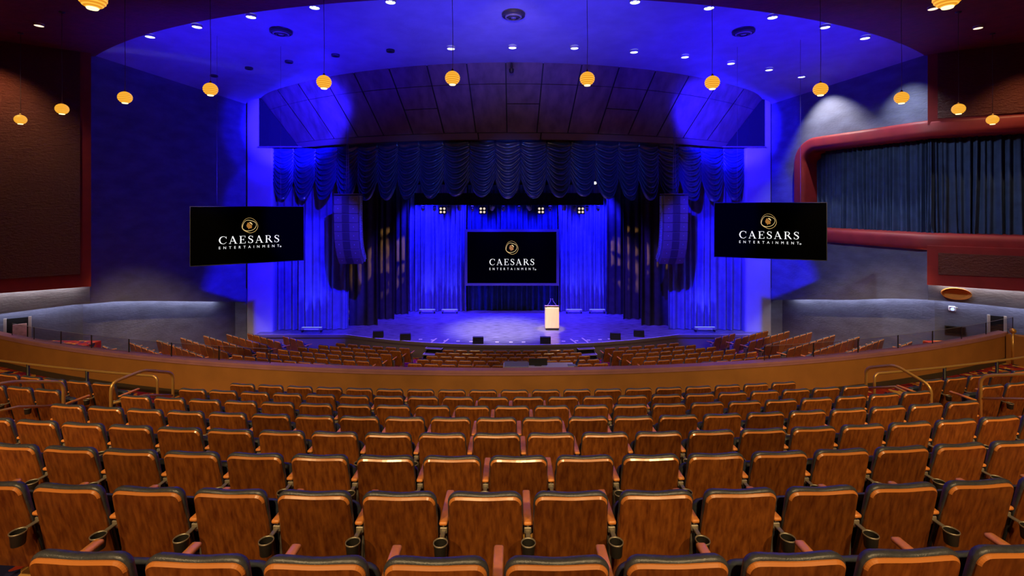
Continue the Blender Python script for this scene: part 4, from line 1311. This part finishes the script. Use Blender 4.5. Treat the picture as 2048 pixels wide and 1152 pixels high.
mb = MB(); mb.box((0, 0, 0.13), (0.56, 0.05, 0.03)); mb.box((0, 0, -0.13), (0.56, 0.05, 0.03)); mb.box((-0.265, 0, 0), (0.03, 0.05, 0.24)); mb.box((0.265, 0, 0), (0.03, 0.05, 0.24)); mb.build('frame', M['dark_metal'], t)
# raised carpeted side terraces
for s, nm in ((-1, 'opposite the box'), (1, 'box side')):
    mb = MB(); mb.box((s * 15.35, 16.0, (CZ - 4.62) / 2), (2.7, 1.5, CZ - 4.62)); struct(mb.build('floor_terrace', M['carpet']), 'raised carpeted terrace along the wall, %s' % nm, 'floor')

# ------------------------------------------------------------------ pendants
def pendant(px, py, d, i, label):
    c = P(px, py, d)
    t = empty('globe_pendant', c); tag(t, label, 'pendant lamp', 'amber globe pendants')
    r = 0.150; prof = []
    nr = 9
    for k in range(nr * 4 + 1):
        a = -PI / 2 * 0.80 + (PI / 2 * 0.80 + PI / 2 * 0.9) * k / (nr * 4)
        rib = 1.0 + 0.07 * abs(math.sin(PI * k / 4)) - 0.02
        prof.append((r * math.cos(a) * rib, r * math.sin(a) * 0.96))
    mb = MB(); mb.lathe(prof, 22)
    for q in range(len(mb.f)):
        if (q // 22) % 4 in (0, 3): mb.mi[q] = 1  # groove faces glow dimmer: rib shading put into the colour
    mb.build('globe', [M['globe'], M['globe_groove_dim']], t)
    zb = prof[0][1]
    mb = MB(); mb.lathe([(0.0, zb - 0.012), (0.06, zb - 0.012), (0.068, zb + 0.004)], 18); mb.build('bottom_opening', M['globe_core'], t)
    mb = MB(); mb.lathe([(0.0, prof[-1][1] + 0.04), (0.02, prof[-1][1] + 0.04), (0.03, prof[-1][1])], 10); mb.build('cap', M['brass'], t)
    topz = RED_Z - c.z
    if d > RCY - math.sqrt(max(RCR ** 2 - (c.x - RCX) ** 2, 0)): topz = CEIL_Z(d) - c.z
    mb = MB(); mb.tube([(0, 0, prof[-1][1] + 0.03), (0.006, 0, topz * 0.3), (-0.004, 0, topz * 0.6), (0, 0, topz)], 0.006, 5); mb.build('cord', M['cord'], t)
    mb = MB(); mb.lathe([(0.0, topz - 0.03), (0.06, topz - 0.03), (0.075, topz)], 12); mb.build('canopy', M['dark_metal'], t)
PEND = [(41, 239), (124, 218), (250, 195), (421, 178.5), (648, 164), (905, 156), (1174.5, 157.5), (1424.5, 165), (1641, 178.5), (1803, 195.5), (1917, 218), (1985, 239.5)]
HP = 2.635
for i, (px, py) in enumerate(PEND):
    pendant(px, py, HP * F / (VY - py), i, 'ribbed amber globe pendant, %s in the long arc from the box side' % ORD[12 - i])
pendant(185, -5, HP * F / 415, 0, 'ribbed amber globe pendant hung nearer the seats, opposite the box')
pendant(1895, -7, HP * F / 417, 0, 'ribbed amber globe pendant hung nearer the seats, box side')

# ------------------------------------------------------------------ ceiling fittings
def ceil_hit(px, py, zf):
    d = 15.0
    for _ in range(30):
        d = (zf(d) - CZ) * F / (VY - py)
    return Vector((X(px, d), d, zf(d)))
def downlight(px, py, zf, lit, label, r=0.15, group='recessed ceiling downlights', power=0, col=WHITE, warm=False):
    c = ceil_hit(px, py, zf)
    t = empty('ceiling_downlight', c); tag(t, label, 'downlight', group)
    mb = MB(); mb.lathe([(r * 1.02, 0.0), (r * 1.02, -0.07), (r * 0.94, -0.075), (r * 0.90, -0.07)], 22); mb.build('trim_ring', M['downlight_trim'] if lit else M['diffuser'], t, 40)
    gl = M['downlight_warm'] if warm else M['downlight_glow']
    if lit:
        mb = MB(); mb.lathe([(0.0, -0.010), (r * 0.40, -0.012), (r * 0.42, -0.004)], 16); mb.build('lamp', gl, t)
        mb = MB(); mb.lathe([(r * 0.90, -0.068), (r * 0.74, -0.006)], 22); mb.build('reflector', gl, t)  # no lamp itself: the can's lit inner wall is given a glow
        mb = MB(); mb.lathe([(r * 0.74, -0.006), (r * 0.42, -0.004)], 22); mb.build('baffle', M['blue_plaster'], t)
    else:
        mb = MB(); mb.lathe([(0.0, -0.03), (r * 0.9, -0.068)], 18); mb.build('baffle', M['black'], t)
    if power:
        lamp('downlight_beam', 'SPOT', (c.x, c.y, c.z - 0.12), (c.x + (1.9 if power > 600 else 0), c.y, c.z - 5), power, col, 0.05, 84 if power > 600 else 62, 0.7)
rowA = [(300, 70), (394, 50), (502, 30), (629, 11), (781, 0), (1270, 0), (1418, 12), (1545, 31), (1650, 51), (1730, 73)]
for i, (px, py) in enumerate(rowA):
    downlight(px, py, CEIL_Z, True, 'lit recessed downlight in the row nearer the seats, %s from the box wall' % ORD[10 - i], 0.155, power=60 if px > 1500 else 25)
rowBd = [(428, 150), (498, 135), (578, 122), (671, 109), (781, 100)]
for i, (px, py) in enumerate(rowBd):
    downlight(px, py, CEIL_Z, False, 'unlit dark recessed downlight, %s from the plain wall, in the row by the header' % ORD[i + 1], 0.15, 'unlit ceiling downlights')
rowB = [(902, 94), (1025, 92), (1149, 93), (1268, 101), (1370, 111), (1462, 124), (1538, 137), (1603, 151)]
for i, (px, py) in enumerate(rowB):
    downlight(px, py, CEIL_Z, True, 'lit recessed downlight in the row by the header, %s from the box wall' % ORD[8 - i], 0.15, power={7: 950, 6: 300}.get(i, 40))
for px, py, lb in ((78, 47, 'opposite the box'), (1866, 13, 'box side, nearer the curved edge'), (1956, 52, 'box side, nearer the wall')):
    downlight(px, py, lambda y: RED_Z, True, 'warm recessed downlight in the dark red ceiling, %s' % lb, 0.12, 'downlights in the red ceiling', warm=True, power=160, col=WARM)
c = ceil_hit(1760, 95, CEIL_Z)
lamp('wall_fill', 'SPOT', (c.x, c.y, c.z - 0.1), (c.x + 1.0, c.y, c.z - 4), 700, (0.85, 0.9, 1.0), 0.05, 70, 0.9)  # added spot without a fitting, brightens the wall above the box
for px, py, lb in ((562, 61, 'opposite the box'), (1027, 27, 'over the stage centre line'), (1487, 61, 'box side')):
    c = ceil_hit(px, py, CEIL_Z)
    c.z -= 0.02
    t = empty('air_diffuser', c); tag(t, 'round dark air diffuser of nested rings in the blue ceiling, %s' % lb, 'air vent', 'ceiling air diffusers')
    for k, (r0, r1, z0, z1) in enumerate([(0.36, 0.30, -0.0, -0.09), (0.27, 0.22, -0.03, -0.12), (0.18, 0.13, -0.05, -0.14)]):
        mb = MB(); mb.lathe([(r0, z0), (r0 * 0.97, z1 + 0.02), (r1, z1), (r1 * 0.96, z1 + 0.03)], 26); mb.build('ring', M['diffuser'] if k != 1 else M['grey_metal'], t, 40)
    mb = MB(); mb.lathe([(0, -0.13), (0.09, -0.12), (0.1, -0.08)], 18); mb.build('centre_cone', M['grey_metal'], t)

# ------------------------------------------------------------------ seats
REC = math.radians(13)
BACK_L = 0.66
def outline(wt, wb, h, r, n=6, dip=0.0, rb=0.03):
    """closed outline (x, z) of a seat back, z up from 0 to h"""
    pts = []
    pts += [(-wb / 2 + rb * (1 - math.cos(a)), rb * (1 - math.sin(a))) for a in [PI / 2 * (1 - k / 3) for k in range(4)]]
    for k in range(n + 1):
        a = PI / 2 * k / n
        pts.append((-wt / 2 + r * (1 - math.cos(a)), h - r + r * math.sin(a)))
    m_ = 9
    for k in range(1, m_):
        x = (-wt / 2 + r) + (wt - 2 * r) * k / m_
        q = x / (wt / 2 - r)
        pts.append((x, h - dip * (math.cos(PI * q) * 0.5 + 0.5)))
    for k in range(n + 1):
        a = PI / 2 * (1 - k / n)
        pts.append((wt / 2 - r * (1 - math.cos(a)), h - r + r * math.sin(a)))
    pts += [(wb / 2 - rb * (1 - math.cos(a)), rb * (1 - math.sin(a))) for a in [PI / 2 * k / 3 for k in range(4)]]
    return pts
def inset(pts, d, h):
    out = []
    n = len(pts)
    for i in range(n):
        a, b = pts[i - 1], pts[(i + 1) % n]
        dx, dz = b[0] - a[0], b[1] - a[1]; l = math.hypot(dx, dz) or 1
        out.append((pts[i][0] + dz / l * d, pts[i][1] - dx / l * d))
    return out
def layers(mb, rings, mis, smooth):
    """rings: list of (outline, y); joins them and closes both ends"""
    n = len(rings[0][0]); vs = []
    for o_, y in rings: vs += [(x, y, z) for x, z in o_]
    base = len(mb.v)
    mb.add(vs, [], 0)
    for k in range(len(rings) - 1):
        for i in range(n):
            i2 = (i + 1) % n
            mb.f.append((base + k * n + i, base + k * n + i2, base + (k + 1) * n + i2, base + (k + 1) * n + i)); mb.mi.append(mis[k]); mb.sm.append(smooth)
    mb.f.append(tuple(base + i for i in range(n))); mb.mi.append(mis[-2]); mb.sm.append(False)
    mb.f.append(tuple(base + (len(rings) - 1) * n + i for i in range(n))[::-1]); mb.mi.append(mis[-1]); mb.sm.append(False)
def tilt(mb):
    c, s = math.cos(REC), math.sin(REC)
    z0, y0 = SEAT_H - 0.035 - BACK_L * c, BACK_L * s
    for i, (x, y, z) in enumerate(mb.v):
        mb.v[i] = (x, y0 - z * s + y * c, z0 + z * c + y * s)
    return mb
def seat_proto(detail):
    t = empty('theatre_seat')
    po = outline(0.475, 0.515, BACK_L, 0.055, 6 if detail else 3, 0.006)
    mb = MB()
    layers(mb, [(inset(po, 0.011, BACK_L), -0.012), (po, 0.0), (po, 0.012)], [1, 1, 0, 1], False)
    for q, f in enumerate(mb.f):
        if mb.mi[q] == 1 and len(f) == 4 and sum(mb.v[i][2] for i in f) / 4 < BACK_L - 0.05: mb.mi[q] = 0
    o = tilt(mb).build('back_panel', [M['seat_wood'], M['edge_wood']], t); fix(o)
    co = outline(0.492, 0.50, BACK_L + 0.017, 0.068, 6 if detail else 3, 0.012)
    mb = MB()
    layers(mb, [(inset(co, 0.010, 1), 0.006), (inset(co, 0.002, 1), 0.012), (co, 0.022), (inset(co, 0.004, 1), 0.036), (inset(co, 0.014, 1), 0.052), (inset(co, 0.036, 1), 0.066), (inset(co, 0.075, 1), 0.074)] if detail else
           [(inset(co, 0.010, 1), 0.006), (co, 0.02), (inset(co, 0.01, 1), 0.05), (inset(co, 0.04, 1), 0.072)], [0] * 8, True)
    o = tilt(mb).build('back_cushion', M['leather'], t, 60); fix(o)
    # seat pan, tipped up
    mb = MB()
    so = outline(0.46, 0.44, 0.38, 0.08, 5 if detail else 2, 0.0)
    layers(mb, [(inset(so, 0.03, 1), 0.0), (so, 0.03), (so, 0.07), (inset(so, 0.03, 1), 0.10)], [0] * 6, True)
    for i, (x, y, z) in enumerate(mb.v):
        a = math.radians(-12)
        mb.v[i] = (x, 0.20 + y * math.cos(a) - z * math.sin(a) * 0.4, 0.36 + z * math.cos(a) + y * math.sin(a))
    o = mb.build('seat_cushion', M['seat_leather'], t, 60); fix(o)
    mb = MB(); mb.bbox((0.28, 0.25, 0.70), (0.056, 0.38, 0.028), 0.012, 2 if detail else 1, smooth=True); mb.build('armrest', M['arm_wood'], t, 50)
    mb = MB(); mb.bbox((0.28, 0.13, 0.645), (0.036, 0.08, 0.09), 0.012); mb.bbox((0.28, 0.20, 0.30), (0.03, 0.12, 0.62), 0.01); mb.bbox((0.28, 0.20, 0.012), (0.05, 0.22, 0.024), 0.006); mb.build('arm_support', M['cast_metal'], t)
    if detail:
        mb = MB()
        r = 0.046
        mb.lathe([(0.0, 0.566), (r * 0.80, 0.566), (r * 0.84, 0.572), (r * 0.97, 0.65), (r * 0.92, 0.652), (r * 0.80, 0.578), (0.0, 0.576)], 18, (0.28, -0.045, 0))
        h = mb.build('cup_holder', M['dark_metal'], t, 40)
        mb = MB(); mb.lathe([(r * 0.90, 0.649), (r * 0.95, 0.656), (r * 1.03, 0.656), (r * 1.05, 0.649), (r * 0.98, 0.645)], 18, (0.28, -0.045, 0)); mb.build('rim', M['cup_rim'], h)
        mb = MB(); mb.bbox((0.28, 0.05, 0.645), (0.03, 0.09, 0.010), 0.003); mb.bbox((0.28, 0.09, 0.645), (0.05, 0.02, 0.04), 0.004); mb.build('bracket', M['cup_rim'], h)
    return t
protoA = seat_proto(True)
protoB = seat_proto(False)
used = {}
n_seats = 0
def place_seat(proto, x, y, z, rz, label, group, first_of_row=False, no_cup=False, sx=1.0):
    global n_seats
    key = proto.name
    if key not in used:
        used[key] = True
        t = empty('theatre_seat')
    else:
        t = empty('theatre_seat')
    t.location = (x, y, z); t.rotation_euler = (0, 0, rz)
    t.scale = (sx, 1, 1)
    tag(t, label, 'seat', group)
    for ch in proto.children:
        if no_cup and ch.name.startswith('cup_holder'): continue
        copy_part(ch, t)
    if first_of_row:
        for ch in proto.children:
            if ch.name.startswith(('armrest', 'arm_support')):
                c = copy_part(ch, t); c.location.x -= 0.56
    n_seats += 1
    return t
def vis(px, py): return -60 < px < 2108 and py < 1200
rowname = ['eighth', 'seventh', 'sixth', 'fifth', 'fourth', 'third', 'second', 'first']
phase = [0.209, -0.175, 0.055, -0.159, -0.19, 0.0, -0.302, 0.045]
ends = [(-9, 9), (-9, 9), (-9, 9), (-6.0, 6.45), (-5.95, 6.42), (-5.78, 6.2), (-5.6, 6.0), (-5.3, 5.62)]
side_in = {5: (-7.15, 7.55), 6: (-7.05, 7.40)}
for k in range(8):
    R = AY - ROW_D[k]
    zf = CZ + ROW_TOP[k] - SEAT_H
    sp = 0.562
    ang0 = math.asin((phase[k] - AX) / R)
    seats = []
    for j in range(-40, 41):
        a = ang0 + j * sp / R
        x = AX + R * math.sin(a); y = AY - R * math.cos(a)
        px = VX + x / y * F if y > 0.3 else 1e9
        seats.append((j, a, x, y, px))
    cen = [q for q in seats if ends[k][0] < q[2] < ends[k][1] and -75 < q[4] < 2123]
    full = k >= 4
    for idx, (j, a, x, y, px) in enumerate(cen):
        if full:
            lb = 'wood-backed theatre seat, %s row behind the parapet, %s from the box-side aisle' % (rowname[k], ORD[len(cen) - idx])
        else:
            if j == 0: lb = 'wood-backed theatre seat, %s row behind the parapet, middle of the row' % rowname[k]
            elif j > 0: lb = 'wood-backed theatre seat, %s row behind parapet, %s from middle towards the box' % (rowname[k], ORD[j])
            else: lb = 'wood-backed theatre seat, %s row behind parapet, %s from middle away from the box' % (rowname[k], ORD[-j])
        place_seat(protoA, x, y, zf, a, lb, 'seats of the raised seating', idx == 0, no_cup=(idx == len(cen) - 1 and full))
    if k in side_in:
        for s, lim in ((-1, side_in[k][0]), (1, side_in[k][1])):
            xs0 = lim
            n = 0
            while n < 7:
                a = math.asin((xs0 - AX) / R) + s * n * 0.535 / R
                x = AX + R * math.sin(a); y = AY - R * math.cos(a); px = VX + x / y * F
                if not (-60 < px < 2108): break
                place_seat(protoA, x, y, zf, a, 'wood-backed theatre seat, %s row behind the parapet, %s beyond the brass rails %s' % (rowname[k], ORD[n + 1], 'opposite the box' if s < 0 else 'on box side'),
                           'seats of the raised seating', s > 0 and n == 0, sx=0.535 / 0.562)
                n += 1

# stalls
def par_py(px):
    p = par_pt(px, PR - 0.17)
    return VY + 3.42 * F / p.y
CEN_N = [10, 11, 12, 13, 12]
CEN_A = [0.1126, 0.1155, 0.1185, 0.1212, 0.1226]
WALL_L = [(566, 671), (495, 665.5), (453, 667), (407, 670), (361, 674), (313, 679), (259, 683.5), (205, 690)]
WALL_R = [(1470, 665.5), (1536, 660), (1579, 661), (1624, 663), (1670, 668.5), (1719, 672), (1768, 676.5), (1824, 681.5)]
WALL_N = [3, 5, 6, 7, 7, 7, 7, 6]
st_row = ['first', 'second', 'third', 'fourth', 'fifth', 'sixth', 'seventh', 'eighth', 'ninth']
def try_stalls(R, a, zf, label, group, first, sx=1.0, need=1.5):
    x = AX + R * math.sin(a); y = AY - R * math.cos(a)
    px = VX + x / y * F; py = VY + (CZ - zf - SEAT_H) / y * F
    if not (0 < px < 2048) or py > par_py(px) - need: return False
    place_seat(protoB, x, y, zf, a, label, group, first, sx=sx); return True
for k in range(9):
    R = ST_R1 + 0.93 * k
    zf = stalls_z(R)
    if k < 5:
        n = CEN_N[k]; da = 2 * CEN_A[k] / n
        for i in range(n):
            a = -CEN_A[k] + da * (i + 0.5) + 0.004
            try_stalls(R, a, zf, 'stalls seat, centre block, %s row from stage, %s from box-side end' % (st_row[k], ORD[n - i]), 'stalls seats, centre block', i == 0, da * R / 0.562)
    def side_block(a_in, a_out, blk, group, aisle):
        n = int(round((a_out - a_in) * R / 0.555)) + 1
        st = (a_out - a_in) / max(1, n - 1)
        for s, sd in ((-1, 'plain-wall side'), (1, 'box side')):
            for i in range(n):
                a = s * (a_in + st * i) + 0.002
                try_stalls(R, a, zf, 'stalls seat, %s block, %s, %s row from stage, %s from %s' % (blk, sd, st_row[k], ORD[i + 1], aisle), group, (i == 0) if s > 0 else (i == n - 1), min(1.0, st * R / 0.562))
    side_block(0.176, [0.298, 0.305, 0.315, 0.319, 0.324, 0.328, 0.330, 0.332, 0.334][k], 'middle', 'stalls seats, middle blocks', 'inner aisle')
    # wall blocks: straight rows turned further towards the stage, set out from their wall end
    if k < 8:
        tr = CZ + ST_TOP1 + 0.15 * k
        PHI = 0.585
        for s, sd, (px0, py0) in ((-1, 'plain-wall side', WALL_L[k]), (1, 'box side', WALL_R[k])):
            e = P(px0, py0, (CZ - tr) * F / (py0 - VY))
            n = WALL_N[k]
            for i in range(n):
                x = e.x - s * (i + 0.35) * 0.55 * math.cos(PHI); y = e.y - (i + 0.35) * 0.55 * math.sin(PHI)
                px = VX + x / y * F; py = VY + (CZ - tr) / y * F
                if py > par_py(px) - 1.5: continue
                place_seat(protoB, x, y, tr - SEAT_H, s * PHI, 'stalls seat, wall block, %s, %s row from stage, %s from wall end' % (sd, st_row[k], ORD[i + 1]), 'stalls seats, wall blocks', (i == 0 if s < 0 else i == n - 1), sx=0.975)
for pr_ in (protoA, protoB):
    for o in list(pr_.children_recursive): bpy.data.objects.remove(o)
    bpy.data.objects.remove(pr_)
print('seats', n_seats)

# ------------------------------------------------------------------ brass rails
def rounded(pts, r=0.12, n=5):
    pts = [Vector(p) for p in pts]; out = [pts[0]]
    for i in range(1, len(pts) - 1):
        a, b, c = pts[i - 1], pts[i], pts[i + 1]
        ra = min(r, (a - b).length * 0.45, (c - b).length * 0.45)
        p0 = b + (a - b).normalized() * ra; p1 = b + (c - b).normalized() * ra
        for k in range(n + 1):
            t_ = k / n
            out.append(p0 * (1 - t_) ** 2 + b * 2 * t_ * (1 - t_) + p1 * t_ * t_)
    out.append(pts[-1]); return out
def rail(pts, label, mids=(), posts=(), r=0.024):
    base = Vector(pts[0])
    t = empty('brass_handrail', base); tag(t, label, 'handrail', 'brass handrails')
    mb = MB(); mb.tube([p - base for p in rounded(pts)], r, 10); mb.build('top_rail', M['brass'], t)
    for m_ in mids:
        mb = MB(); mb.tube([Vector(p) - base for p in m_], r * 0.8, 8); mb.build('mid_rail', M['brass'], t)
    for a, b in posts:
        mb = MB(); mb.tube([Vector(a) - base, Vector(b) - base], r * 1.1, 8); mb.build('post', M['dark_metal'], t)
f6 = CZ + ROW_TOP[5] - SEAT_H; f8 = FLOOR8; f7 = CZ + ROW_TOP[6] - SEAT_H
def gp(px, py, d): return P(px, py, d)
# aisle rails beside the centre block
a0 = gp(222, 766, 7.6); a1 = gp(288, 740, 8.15); a2 = gp(346, 746, 8.75)
rail([(a0.x, a0.y, f6), a0, a1, a2, (a2.x, a2.y, f8)], 'brass loop handrail on the aisle opposite the box, beside the centre seats', [[(a0.x, a0.y, a0.z - 0.32), (a1.x, a1.y, a1.z - 0.42), (a2.x, a2.y, a2.z - 0.40)]])
b0 = gp(1862, 772, 7.65); b1 = gp(1790, 730, 8.15); b2 = gp(1732, 736, 8.7)
rail([(b0.x, b0.y, f6), b0, b1, b2, (b2.x, b2.y, f8)], 'brass loop handrail on the box-side aisle, beside the centre seats', [[(b0.x, b0.y, b0.z - 0.30), (b1.x, b1.y, b1.z - 0.36), (b2.x, b2.y, b2.z - 0.36)]])
# rails in front of the side sections
RZ = CZ - 3.25
def arc_rail(s, x_in, x_out, label, post_px):
    R = 36.75
    pts = []
    x = x_in
    while abs(x) < abs(x_out):
        pts.append(Vector((x, AY - math.sqrt(R * R - (x - AX) ** 2), RZ))); x += s * 0.5
    p0 = pts[0]
    posts = []
    for px in post_px:
        t_ = (px - VX) / F
        a, b, c = 1 + t_ * t_, -2 * (t_ * AX + AY), AX ** 2 + AY ** 2 - R * R
        y = (-b - math.sqrt(b * b - 4 * a * c)) / (2 * a)
        posts.append(((t_ * y, y, RZ), (t_ * y, y, f8)))
    rail([(p0.x, p0.y, f8), p0] + pts[1:], label, [], posts)
arc_rail(-1, X(313, 9.3), -11.6, 'long brass handrail in front of the side seats opposite the box', [56, 174])
arc_rail(1, X(1762, 9.3), 11.6, 'long brass handrail in front of the box-side seats', [1889, 1994])
# rails on the outer edge of the aisles
c0 = gp(127, 764, 7.45); c1 = gp(35, 763, 6.95); c2 = gp(-60, 776, 6.3)
rail([(c0.x, c0.y, f6), c0, c1, c2], 'brass handrail on the outer edge of the aisle opposite the box', [[(c0.x, c0.y, c0.z - 0.36), (c1.x, c1.y, c1.z - 0.36), (c2.x, c2.y, c2.z - 0.38)]])
d0 = gp(1961, 752, 7.45); d1 = gp(2075, 748, 6.95); d2 = gp(2140, 752, 6.6)
rail([(d0.x, d0.y, f6), d0, d1, d2], 'brass handrail on the outer edge of the box-side aisle', [[(d0.x, d0.y, d0.z - 0.34), (d1.x, d1.y, d1.z - 0.36), (d2.x, d2.y, d2.z - 0.36)]])

# ------------------------------------------------------------------ sound desk behind the parapet
dD = 15.3
fz = stalls_z(AY - dD)
a = P(1006, 737, dD); b = P(1150, 737, dD)
t = empty('sound_desk', ((a.x + b.x) / 2, dD + 0.3, fz)); tag(t, 'pale sound mixing desk just behind the parapet', 'desk')
hz = a.z - fz; W = b.x - a.x
mb = MB(); mb.bbox((0, 0, hz - 0.03), (W, 0.6, 0.06), 0.01); mb.build('desk_top', M['desk_top'], t)
mb = MB(); mb.bbox((-0.70, -0.02, hz + 0.025), (0.76, 0.45, 0.05), 0.01, mtx=Matrix.Rotation(0.05, 4, 'X')); mb.build('control_surface', M['grey_metal'], t)
for q in (-1, 1):
    for r in (-1, 1):
        mb = MB(); mb.bbox((q * (W / 2 - 0.08), r * 0.24, (hz - 0.06) / 2), (0.06, 0.06, hz - 0.06), 0.005); mb.build('leg', M['dark_metal'], t)
c = P(1077, 737, dD)
t = empty('computer_monitor', (c.x, dD + 0.25, c.z + 0.005)); tag(t, 'black computer monitor seen from behind on the sound desk', 'monitor')
mb = MB(); mb.bbox((0, 0, 0.10 + 0.02), (0.58, 0.04, 0.21), 0.01); mb.build('housing', M['black'], t)
mb = MB(); mb.bbox((0, 0.05, 0.01), (0.22, 0.16, 0.02), 0.005); mb.bbox((0, 0.03, 0.08), (0.06, 0.03, 0.12), 0.005); mb.build('stand', M['dark_metal'], t)
c = P(1155, 737, dD)
t = empty('laptop', (c.x - 0.12, dD + 0.28, c.z + 0.0)); tag(t, 'open laptop seen edge-on at the end of the sound desk', 'laptop')
mb = MB(); mb.bbox((0, 0, 0.01), (0.30, 0.22, 0.02), 0.004); mb.build('base', M['grey_metal'], t)
mb = MB(); mb.bbox((0.15, 0, 0.11), (0.012, 0.22, 0.20), 0.003, mtx=Matrix.Rotation(0.5, 4, 'Y')); mb.build('lid', M['velour_navy'], t)

# back of the house
mb = MB(); mb.box((0, -7.1, CZ + 0.5), (42, 0.2, 12)); struct(mb.build('wall_back', M['red_plaster']), 'red wall at the back of the house', 'wall')
